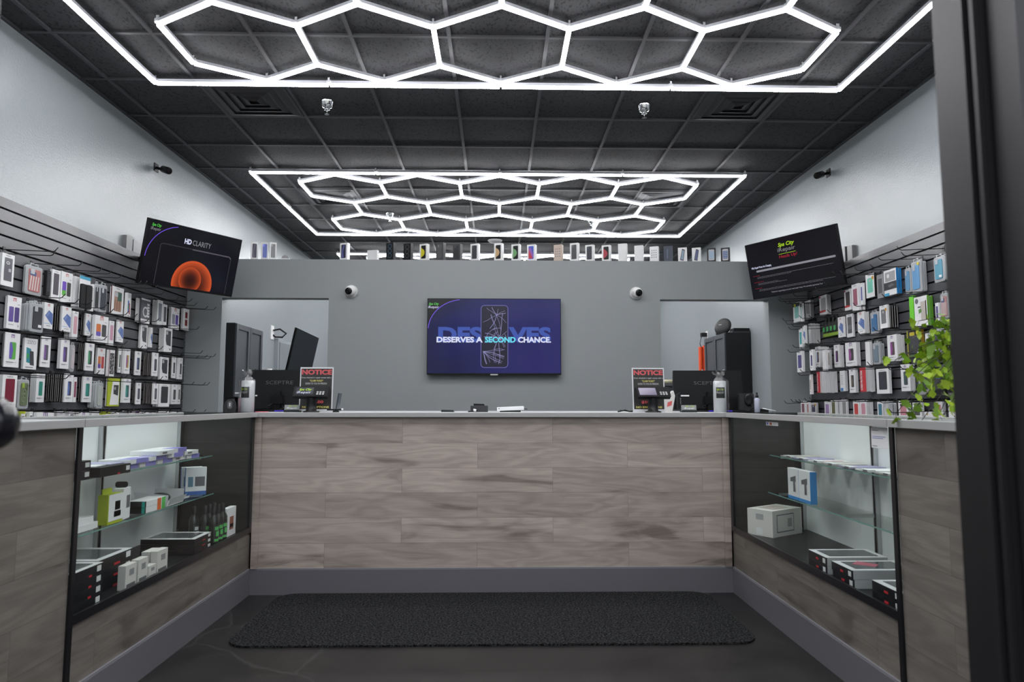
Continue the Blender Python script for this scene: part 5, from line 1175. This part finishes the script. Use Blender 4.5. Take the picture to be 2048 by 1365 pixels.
 ('R', 3, 'single', 2.899, 4.934, 0.12, 1.392, 0.194, 5, {'a': (0.25, 0.05, 0.26), 'b': (0.07, 0.04, 0.04)}, 'white box with purple brown phone left of yellow box', 5, 13),
 ('R', 3, 'otter', 2.94, 4.734, 0.164, 1.408, 0.193, 1, {}, 'large black case box with golden yellow frame', 4, 13),
 ('R', 3, 'slab', 2.92, 4.56, 0.03, 1.386, 0.173, 1, {}, 'narrow grey white box right of yellow box', 3, 13),
 ('R', 3, 'clam', 2.902, 4.449, 0.108, 1.406, 0.175, 4, {'win': (0.05, 0.05, 0.09), 'sticker': 1}, 'clear tray with navy phone case, four trays behind', 2, 13),
 ('R', 3, 'single', 2.92, 4.286, 0.071, 1.426, 0.156, 1, {'a': (0.28, 0.04, 0.24), 'b': (0.05, 0.04, 0.05)}, 'white box with magenta phone beside the door frame', 1, 13),
 ('R', 4, 'single', 2.76, 5.968, 0.03, 1.163, 0.174, 1, {'a': (0.03, 0.35, 0.32), 'b': (0.5, 0.2, 0.05)}, 'slim white box with teal orange phone', 10, 10),
 ('R', 4, 'red', 2.809, 5.916, 0.063, 1.176, 0.188, 12, {}, 'red spined protector box ahead of a dozen pale cards', 9, 10),
 ('R', 4, 'slab', 2.935, 5.748, 0.084, 1.186, 0.174, 3, {'logo': (0.05, 0.25, 0.6), 'low': 1}, 'white box with grey text and blue square', 8, 10),
 ('R', 4, 'single', 2.936, 5.588, 0.099, 1.171, 0.198, 3, {'a': (0.17, 0.13, 0.1), 'b': (0.04, 0.04, 0.04)}, 'slim white protector box with brown phone', 7, 10),
 ('R', 4, 'red', 2.89, 5.338, 0.089, 1.175, 0.189, 7, {}, 'red spined protector box left of black window box', 6, 10),
 ('R', 4, 'window', 2.92, 5.116, 0.168, 1.157, 0.189, 1, {'body': 'white', 'win': (0.04, 0.04, 0.055)}, 'tall white box with navy black case window', 5, 10),
 ('R', 4, 'single', 2.922, 4.828, 0.108, 1.171, 0.192, 5, {'a': (0.05, 0.09, 0.1), 'b': (0.04, 0.05, 0.06)}, 'white box with dark forest phone left of plant', 4, 10),
 ('R', 4, 'case', 2.9, 4.584, 0.12, 1.143, 0.176, 2, {'body': 'grey', 'win': (0.04, 0.045, 0.05)}, 'grey box with black case behind the plant', 3, 10),
 ('R', 4, 'case', 2.9, 4.441, 0.133, 1.141, 0.177, 2, {'body': 'black', 'win': (0.05, 0.05, 0.06), 'blue': 1}, 'black case box with blue square behind the plant', 2, 10),
 ('R', 4, 'case', 2.9, 4.299, 0.101, 1.152, 0.162, 2, {'body': 'black', 'win': (0.04, 0.04, 0.05)}, 'black case box nearest the door frame behind leaves', 1, 10),
 ('R', 5, 'case', 2.76, 6.129, 0.086, 0.977, 0.126, 1, {'body': 'white', 'win': (0.18, 0.07, 0.09)}, 'small white box with dark pink case', 14, 15),
 ('R', 5, 'case', 2.76, 6.034, 0.03, 0.979, 0.119, 1, {'body': 'white', 'win': (0.25, 0.03, 0.03)}, 'narrow box with deep red case', 13, 15),
 ('R', 5, 'case', 2.92, 6.27, 0.11, 0.984, 0.106, 1, {'body': 'white', 'win': (0.09, 0.09, 0.16), 'badge': 1}, 'small white box with navy case and gold badge', 15, 15),
 ('R', 5, 'case', 2.9, 5.964, 0.098, 0.962, 0.14, 2, {'body': 'white', 'win': (0.36, 0.24, 0.45)}, 'white box with lilac and navy cases', 12, 15),
 ('R', 5, 'window', 2.9, 5.853, 0.088, 0.965, 0.146, 2, {'body': 'white', 'win': (0.14, 0.14, 0.07)}, 'white box with olive case window', 11, 15),
 ('R', 5, 'window', 2.945, 5.758, 0.092, 0.962, 0.153, 2, {'body': 'white', 'win': (0.26, 0.26, 0.25)}, 'slanting white box with grey case', 10, 15),
 ('R', 5, 'case', 2.9, 5.479, 0.092, 0.968, 0.137, 2, {'body': 'white', 'win': (0.55, 0.06, 0.05)}, 'white box with coral red case', 9, 15),
 ('R', 5, 'case', 2.905, 5.381, 0.093, 0.97, 0.138, 4, {'body': 'white', 'win': (0.6, 0.28, 0.35)}, 'white box with rose pink case, pale cards behind', 8, 15),
 ('R', 5, 'case', 2.9, 5.132, 0.075, 0.968, 0.136, 2, {'body': 'white', 'win': (0.06, 0.2, 0.28)}, 'white box with thin blue case', 7, 15),
 ('R', 5, 'clam', 2.9, 5.044, 0.082, 0.97, 0.133, 2, {'win': (0.55, 0.55, 0.54)}, 'clear tray with white case and hang tab', 6, 15),
 ('R', 5, 'case', 2.94, 4.902, 0.122, 0.973, 0.13, 2, {'body': 'white', 'win': (0.6, 0.25, 0.3), 'cam': 1}, 'white box with pink case and black camera corner', 5, 15),
 ('R', 5, 'case', 2.92, 4.709, 0.099, 0.978, 0.118, 1, {'body': 'white', 'win': (0.1, 0.09, 0.09)}, 'white box with dark case behind trailing fronds', 4, 15),
 ('R', 5, 'slab', 2.92, 4.584, 0.089, 0.994, 0.034, 1, {'logo': (0.6, 0.35, 0.02)}, 'small low white box with yellow stamp', 3, 15),
 ('R', 5, 'case', 2.935, 4.497, 0.075, 0.983, 0.113, 2, {'body': 'white', 'win': (0.6, 0.22, 0.27), 'cam': 1}, 'white box with salmon pink case nearest the plant', 2, 15),
 ('R', 5, 'window', 2.92, 4.34, 0.073, 0.986, 0.118, 1, {'body': 'white', 'win': (0.45, 0.42, 0.38), 'notch': 1}, 'white box with clear ivory case by the frame', 1, 15),
]

# ------------------------------------------------------------ packages hanging on the slat boards
# side, row, style, front plane x, centre y, width, base z, height, depth count, options, look, nth from the entrance, count
ROWN={1:'top row',2:'second row',3:'third row',4:'fourth row',5:'bottom row'}
ORD=['','first','second','third','fourth','fifth','sixth','seventh','eighth','ninth','tenth','eleventh','twelfth','thirteenth','fourteenth','fifteenth','sixteenth']
INKT=rgb((.16,.16,.17)); REDM=rgb((.55,.05,.05)); PURM=rgb((.18,.06,.30))
def Mlogo(mb,cx,cz,s,m,y):
    for a in (-1,0,1): mb.poly([(cx+a*s*.5-s*.09,cz-s*.4),(cx+a*s*.5+s*.09,cz-s*.4),(cx+a*s*.5+s*.09,cz+s*.4),(cx+a*s*.5-s*.09,cz+s*.4)],y,m)
    mb.poly([(cx-s*.5,cz+s*.28),(cx+s*.5,cz+s*.28),(cx+s*.5,cz+s*.45),(cx-s*.5,cz+s*.45)],y-.0002,m)
def box_body(mb,w,h,t,m,side=None):
    mb.box((-w/2,0,0),(w/2,t,h),m,mats=[m,m,m,side or m,m,side or m])
_pk={}
def package(style,w,h,t,op):
    """returns list of (part name, mesh) with the first as the body"""
    key=(style,round(w,3),round(h,3),round(t,3),repr(op))
    if key in _pk: return _pk[key]
    out=[]; y=-.0005; mb=MB()
    bodym={'white':WHITE,'black':BLACKCARD,'grey':GREYCARD}[op.get('body','white')]
    def R4(u0,u1,v0,v1,m,dy=0,tgt=None): (tgt or mb).poly([(w*(u0-.5),h*v0),(w*(u1-.5),h*v0),(w*(u1-.5),h*v1),(w*(u0-.5),h*v1)],y-dy,m)
    tab=False
    if style=='clam':
        r=min(.014,w*.3)
        mb.prism(rrect(w,h*.93,r,0,h*.465),0,t,TRAY)
        mb.prism(rrect(w*.90,h*.88,r*.8,0,h*.465),-.002,0,rgb((.42,.43,.45),.2,'tray'))
        c=MB(); wc,hc=w*.68,h*.72; cc=rgb(op['win'],.4)
        c.prism(rrect(wc,hc,min(.010,wc*.25),0,h*.46),-.006,-.0021,cc)
        if op.get('flag'):
            for i in range(4): c.add([(wc*(-.45+i*.22),-.0064,h*.14),(wc*(-.36+i*.22),-.0064,h*.14),(wc*(-.26+i*.22),-.0064,h*.60),(wc*(-.35+i*.22),-.0064,h*.60)],[(0,1,2,3)],rgb((.62,.60,.60)))
            c.poly([(-wc*.45,h*.62),(wc*.1,h*.60),(wc*.1,h*.74),(-wc*.45,h*.76)],-.0066,rgb((.05,.08,.20)))
        if op.get('camo'):
            for i in range(14):
                a=random.Random(i); c.poly(circ((a.random()-.5)*wc*.8,h*(.14+a.random()*.62),wc*.10,6),-.0064-.0001*i,rgb((.22,.27,.16) if i%2 else (.06,.08,.05)))
        c.poly(rrect(wc*.36,hc*.22,.004,-wc*.22,h*.74),-.0075,rgb((.30,.45,.05) if op.get('camo') else (.45,.47,.5)))
        if op.get('sticker'): c.poly([(wc*.05,h*.15),(wc*.42,h*.15),(wc*.42,h*.24),(wc*.05,h*.24)],-.0077,WHITE)
        if op.get('badge'): c.poly(circ(w*.30,h*.84,w*.11,12),-.0077,rgb((.65,.55,.02)))
        g=MB(); tw=w*.22
        for s_ in (-1,1): g.box((s_*tw-.004,.001,h*.925),(s_*tw+.004,.004,h),TRAY)
        g.box((-tw-.004,.001,h*.985),(tw+.004,.004,h*1.02),TRAY)
        out=[('tray',mb.mesh('case_pack')),('phone_case',c.mesh('phone_case')),('hang_tab',g.mesh('hang_tab'))]
        _pk[key]=out; return out
    if style=='pouch':
        box_body(mb,w,h,.003,WHITE); R4(0,1,.90,1,rgb((.05,.35,.55))); 
        c=MB()
        for s_ in (-.22,.22): c.prism(rrect(w*.52,h*.74,.012,w*s_,h*.38),-.018 if s_>0 else -.012,.0,rgb((.012,.012,.013),.8,'cloth'))
        out=[('header',mb.mesh('case_pack')),('pouch',c.mesh('pouch'))]; _pk[key]=out; return out
    if style=='bottles':
        mb.box((-w/2,0,0),(w/2,t,h*.18),rgb((.26,.42,.04))); parts=[('base',mb.mesh('case_pack'))]
        n=4
        for i in range(n):
            b=MB(); r=w/n*.38; b.lathe([(r,.0),(r,h*.55),(r*.5,h*.65),(r*.5,h*.82),(r*.3,h*.9)],BLACK,12,Matrix.Translation(((i-1.5)*w/n,t/2,h*.18)))
            b.box(((i-1.5)*w/n-r*.7,t/2-r*1.08,h*.26),((i-1.5)*w/n+r*.7,t/2-r*1.0,h*.52),rgb((.06,.35,.10)))
            parts.append(('bottle',b.mesh('bottle')))
        _pk[key]=parts; return parts
    side=None
    if style=='flagbox': side=rgb((.14,.03,.02))
    if style=='spiral': bodym=rgb((.10,.105,.12))
    if style=='lime': side=bodym=rgb((.42,.50,.015))
    if style=='otter': bodym=BLACKCARD; side=rgb((.42,.27,.02))
    if style=='bluebox': side=rgb((.02,.22,.55))
    if style=='neon': bodym=rgb((.16,.62,.03))
    if style=='greenpack': side=rgb((.14,.42,.03))
    if style=='red': side=rgb((.62,.62,.62)); bodym=rgb((.56,.02,.03))
    if op.get('side'): side=rgb(op['side'])
    box_body(mb,w,h,t,bodym,side)
    if style=='pair':
        Mlogo(mb,0,h*.90,w*.20,REDM,y)
        for cx,ca,cb in ((-.21,op['a'],op.get('a2')),(.20,op['b'],None)):
            mb.poly(rrect(w*.34,h*.46,w*.06,w*cx,h*.45),y,rgb(ca))
            if cb: mb.poly(rrect(w*.34,h*.17,w*.06,w*cx,h*.305),y-.0003,rgb(cb))
        R4(.12,.50,.125,.14,INKT); R4(.72,.88,.76,.775,INKT)
        mb.poly(circ(w*.33,h*.11,w*.06,10),y,rgb((.5,.5,.5)))
    elif style=='single':
        Mlogo(mb,0,h*.90,w*.20,PURM,y)
        mb.poly(rrect(w*.44,h*.50,w*.07,w*.03,h*.48),y,rgb(op['b']))
        mb.poly([(-w*.19,h*.72),(-w*.19,h*.25),(-w*.02,h*.25),(w*.06,h*.50),(-w*.06,h*.72)],y-.0003,rgb(op['a']))
        R4(.12,.60,.13,.155,INKT); R4(.60,.85,.135,.15,rgb((.4,.4,.42))); R4(.12,.55,.09,.10,rgb((.45,.45,.47)))
    elif style=='blue':
        Mlogo(mb,-w*.02,h*.90,w*.20,REDM,y)
        mb.poly([(-w*.38,h*.50),(w*.02,h*.72),(w*.46,h*.60),(w*.46,h*.20),(w*.40,h*.16)],y,rgb((.10,.17,.42)))
        mb.poly([(-w*.28,h*.52),(w*.02,h*.68),(w*.10,h*.58),(-w*.16,h*.45)],y-.0003,rgb((.18,.27,.52)))
        R4(.05,.70,.185,.20,rgb((.10,.30,.60))); R4(.30,.75,.10,.12,INKT)
    elif style=='zizo':
        mb.poly([(-w*.30,h*.22),(w*.10,h*.18),(w*.02,h*.66),(-w*.34,h*.70)],y,rgb(op['a'])); mb.poly([(-w*.02,h*.14),(w*.30,h*.12),(w*.22,h*.58),(-w*.08,h*.60)],y-.0003,rgb(op['b']))
        mb.poly([(-w*.28,h*.35),(-w*.1,h*.34),(-w*.14,h*.50),(-w*.31,h*.50)],y-.0004,rgb((.05,.35,.10))); R4(.15,.75,.05,.075,INKT)
    elif style=='window' or style=='case':
        pass
    elif style=='flagbox':
        R4(.36,.64,.93,.95,INKT)
    elif style=='spiral':
        R4(0,1,.0,.16,WHITE); R4(0,1,.93,1,WHITE)
        p=circ(0,h*.46,w*.26,18); strip(p+[p[0]],w*.10,y,rgb((.70,.70,.70)),mb)
        for i in range(5): R4(.66,.92,.26+i*.12,.34+i*.12,rgb((.72,.72,.72)),.0003)
    elif style=='redbox':
        R4(.34,.72,.56,.84,rgb((.22,.012,.02))); R4(.34,.72,.20,.48,rgb((.22,.012,.02)))
    elif style=='floral':
        R4(.0,.10,0,1,rgb((.18,.03,.06))); R4(.16,.92,.08,.88,rgb((.05,.05,.05)))
        for i in range(34):
            a=random.Random(i*7); mb.poly(circ(w*(a.random()-.46)*.66,h*(.12+a.random()*.72),w*.055,6),y-.0003-.00005*i,rgb((.6,.6,.6)))
    elif style=='lime':
        mb.poly([(-w*.30,h*.05),(w*.46,h*.05),(w*.46,h*.88),(-w*.12,h*.88)],y,WHITE); mb.poly([(-w*.02,h*.44),(w*.36,h*.38),(w*.40,h*.76),(-w*.02,h*.76)],y-.0003,rgb((.03,.03,.03)))
        mb.poly(circ(w*.10,h*.64,w*.08,10),y-.0006,rgb((.35,.35,.35)))
    elif style=='bluebox':
        R4(.0,1,.22,.52,rgb((.035,.035,.04))); R4(.10,.92,.55,.92,rgb((.34,.34,.35))); mb.poly(circ(-w*.15,h*.76,w*.10,12),y-.0003,WHITE); R4(0,.4,.0,.10,rgb((.05,.35,.60)))
        mb.poly([(-w*.1,h*.30),(w*.35,h*.36),(w*.15,h*.44),(-w*.2,h*.40)],y-.0003,rgb((.12,.12,.13)))
    elif style=='slab':
        if op.get('logo'): 
            if op.get('low'): R4(.10,.62,.02,.16,rgb(op['logo'])); [R4(.15,.6,.35+.1*i,.37+.1*i,GREYCARD) for i in range(5)]
            else: mb.poly(circ(-w*.15,h*.80 if h>.06 else h*.5,min(w,h)*.22,12),y,rgb(op['logo']))
    elif style=='greenpack':
        mb.poly(circ(-w*.30,h*.86,w*.13,14),y,INKT); R4(-.0+.50,.93,.18,.82,rgb((.50,.46,.42))); R4(.86,.93,.18,.84,rgb((.50,.22,.18)))
        mb.poly([(-w*.15,h*.42),(w*.05,h*.48),(w*.02,h*.60),(-w*.18,h*.56)],y-.0003,rgb((.10,.26,.05))); R4(.28,.50,.63,.67,rgb((.06,.06,.06)),.0003)
    elif style=='otter':
        R4(.0,.10,.0,1,rgb((.30,.28,.03))); R4(.16,.84,.16,.80,rgb((.035,.036,.045)),.0002); R4(.10,.86,.02,.10,rgb((.08,.14,.04)))
        mb.poly(rrect(w*.36,h*.13,w*.05,-w*.12,h*.86),y-.0003,rgb((.55,.45,.02))); mb.poly(circ(w*.27,h*.885,w*.11,16),y-.0004,rgb((.65,.58,.02))); R4(.70,.90,.12,.18,WHITE,.0004)
    parts=[(None,mb)]
    if style in('window','case'):
        c=MB(); cc=rgb(op['win'],.3 if style=='window' else .4)
        u0,u1,v0,v1=(.20,.84,.16,.88) if style=='window' else (.20,.82,.20,.82)
        if op.get('notch') and style=='window':
            c.poly([(w*(u0-.5),h*(.48)),(w*(u0-.38),h*.30),(w*(u1-.5),h*.26),(w*(u1-.5),h*.90),(w*(u0-.5),h*.90)],y-.0002,cc)
            c.poly(rrect(w*.24,h*.14,w*.05,w*(u0-.36),h*.80),y-.0006,rgb((.45,.45,.46)))
            c.poly([(w*(.62-.5),h*.16),(w*(.84-.5),h*.16),(w*(.84-.5),h*.08)],y-.0004,rgb((.04,.04,.04)))
        else:
            c.poly(rrect(w*(u1-u0),h*(v1-v0),w*.05,w*((u0+u1)/2-.5),h*(v0+v1)/2),y-.0002,cc)
        if op.get('ring'):
            p=circ(-w*.02,h*.72,w*.13,14); strip([(a,b*.5+h*.36) for a,b in p+[p[0]]],.004,y-.0006,WHITE,c); c.poly([(w*.05,h*.45),(w*.25,h*.45),(w*.25,h*.55),(w*.05,h*.55)],y-.0006,rgb((.45,.45,.46)))
        if op.get('band'): c.poly([(-w*.48,h*.14),(w*.30,h*.14),(w*.30,h*.23),(-w*.48,h*.23)],y-.0008,REDM); c.poly([(-w*.48,h*.90),(-w*.28,h*.90),(-w*.28,h*.98),(-w*.48,h*.98)],y-.0008,REDM)
        if op.get('badge'): c.poly(circ(w*.33,h*.80,w*.12,12),y-.0008,rgb((.58,.30,.03))); c.poly(circ(-w*.02,h*.70,w*.10,12),y-.0006,rgb((.5,.5,.5)))
        if op.get('cap'): c.poly([(-w*.5,h*.80),(w*.5,h*.80),(w*.5,h*.98),(-w*.5,h*.98)],y-.0008,rgb((.02,.02,.02))); c.poly(circ(-w*.22,h*.88,w*.14,12),y-.0010,rgb((.40,.42,.03)))
        if op.get('cam'): c.poly([(-w*.3,h*.70),(w*.05,h*.70),(w*.02,h*.80),(-w*.3,h*.82)],y-.0008,rgb((.02,.02,.02)))
        if op.get('blue'): c.poly([(-w*.1,h*.60),(w*.35,h*.60),(w*.35,h*.78),(-w*.1,h*.78)],y-.0008,rgb((.03,.25,.65)))
        if op.get('inner'): c.poly([(-w*.28,h*.34),(w*.25,h*.34),(w*.25,h*.52),(-w*.28,h*.52)],y-.0008,rgb((.16,.16,.16)))
        mb.poly([(-w*.2,h*.93),(w*.2,h*.93),(w*.2,h*.945),(-w*.2,h*.945)],y,INKT)
        parts.append(('phone_case',c))
    if style=='flagbox':
        c=MB(); c.poly(rrect(w*.62,h*.72,w*.06,w*.02,h*.47),y-.0002,rgb((.38,.24,.17)))
        for i in range(3): c.poly([(w*(-.26+i*.19),h*.12),(w*(-.19+i*.19),h*.12),(w*(-.19+i*.19),h*.52),(w*(-.26+i*.19),h*.52)],y-.0004,rgb((.22,.09,.06)))
        c.poly([(-w*.02,h*.50),(w*.33,h*.50),(w*.33,h*.82),(-w*.02,h*.82)],y-.0005,rgb((.05,.12,.09))); c.poly(rrect(w*.28,h*.17,w*.05,-w*.13,h*.72),y-.0007,rgb((.50,.50,.51)))
        parts.append(('phone_case',c))
    out=[(n_,m_.mesh(n_ or 'case_pack')) for n_,m_ in parts]
    _pk[key]=out; return out
def place(style,w,h,t,op,loc,rz,label,cat,group=None,name='case_pack'):
    ps=package(style,w,h,t,op)
    o=bpy.data.objects.new(name,ps[0][1]); C.objects.link(o); o.location=loc; o.rotation_euler=(0,0,rz)
    tag(o,label,cat,group)
    for n_,m_ in ps[1:]:
        c=bpy.data.objects.new(n_,m_); C.objects.link(c); c.parent=o
    return o
_hk={}
def hook(side,y,z,label,L=.285):
    s=-1 if side=='L' else 1
    face=-2.905 if s<0 else 2.965
    if 'h' not in _hk:
        b=MB(); b.tube([(0,0,0),(0,-L,-.012),(0,-L-.012,-.008),(0,-L-.030,.014)],.0028,WIRE,6); _hk['h']=b.mesh('peg_hook')
        b=MB(); b.box((-.012,-.003,-.022),(.012,-.0002,.016),WIRE); _hk['b']=b.mesh('back_plate')
    o=bpy.data.objects.new('peg_hook',_hk['h']); C.objects.link(o); o.location=(face,y,z); o.rotation_euler=(0,0,R_(90) if s<0 else R_(-90))
    tag(o,label,'hook')
    c=bpy.data.objects.new('back_plate',_hk['b']); C.objects.link(c); c.parent=o
STK={'blue':'dark','single':'dark'}
hooks={}
for (side,row,style,X,Yc,w,zb,h,n,op,look,k,tot) in PKG:
    s=-1 if side=='L' else 1; sn='left' if s<0 else 'right'
    face=2.905 if s<0 else 2.965
    rz=R_(90) if s<0 else R_(-90)
    avail=face-abs(X)-.003
    t=min(.020 if style!='clam' else .022, avail/max(n,1)*.86)
    if style in('otter','lime','bottles','greenpack'): t=min(.034,avail if n==1 else avail/n*.86)
    if style=='clam' and n>1: t=min(t,avail/n*.72)
    if n==1: t=min(t,avail)
    lab='%s, %s wall %s'%(look,sn,ROWN[row])
    rz2=rz+R_(rnd.uniform(-3,3)) if n==1 and avail>.05 else rz
    o=place(style,w,h,t,op,(X,Yc,zb),rz,lab,'phone case pack')
    if style=='zizo': 
        lettering('ZIZO',-w*.32,w*.36,h*.82,h*.93,-.001,rgb((.30,.30,.31)),o)
    if style=='red':
        tx=lettering('SCREEN PROTECTION',0,h*.82,0,w*.30,0,WHITE,o,.03); tx.rotation_euler=(0,-PI/2,0); tx.location=(-w*.08,-.001,h*.06)
    if n>1:
        step=avail/n; dark=(('black card' in look) or op.get('dark') or (side=='L' and style in('single','blue') and 'grey cards' not in look))
        bop=dict(body='black') if dark else dict(body='white')
        bs='slab' if style not in('clam','greenpack','bluebox') else style
        bop=bop if bs=='slab' else op
        # members behind the front one: same sleeve, alternate edges
        for q in range(1,n):
            tt=min(t,step*.55 if dark else step*.80)
            loc=(X+s*q*step,Yc+(rnd.uniform(-.003,.003)),zb+rnd.uniform(-.003,.003))
            oq=place(bs,w*.98,h*.98,tt,bop,loc,rz,('%s behind the %s one, %s wall %s'%('dark pack' if dark else 'pale pack',ORD[k],sn,ROWN[row])),'phone case pack','packs stacked behind pack %s of the %s %s'%(ORD[k],sn,ROWN[row]))
            if dark and tt>.002:
                kk=('edge',round(w,3),round(h,3),round(tt,4))
                if kk not in _pk:
                    e=MB(); e.box((-w*.49-.0004,tt*.25,.004),(-w*.49,tt*.75,h*.97),rgb((.40,.38,.37))); e.box((w*.49,tt*.25,.004),(w*.49+.0004,tt*.75,h*.97),rgb((.40,.38,.37))); _pk[kk]=e.mesh('card_edge')
                c=bpy.data.objects.new('card_edge',_pk[kk]); C.objects.link(c); c.parent=oq
    if w>.05 or n>2 or abs(X)<2.8: hook(side,Yc,zb+h+.004,'black wire hook above the %s pack, %s wall %s'%(ORD[k],sn,ROWN[row]))
# empty hooks
for side,y,z,l in (('L',4.02,1.985,'empty black hook at the near left end of the left wall top row'),('L',5.05,1.97,'empty black hook right of the dark tray, left wall top row'),('L',6.05,1.53,'empty black hook by the grey partition, left wall second row'),('L',6.33,1.52,'empty black hook touching the grey partition, left wall low'),
    ('R',6.25,1.86,'empty black hook left of the green bottles pack, right wall'),('R',6.30,2.07,'empty black hook under the right tilted screen'),
    ('R',5.15,2.09,'empty black hook over the mint green case pack, right wall'),('R',4.40,2.11,'empty black hook left of the plain badge pack, right wall')):
    hook(side,y,z,l)
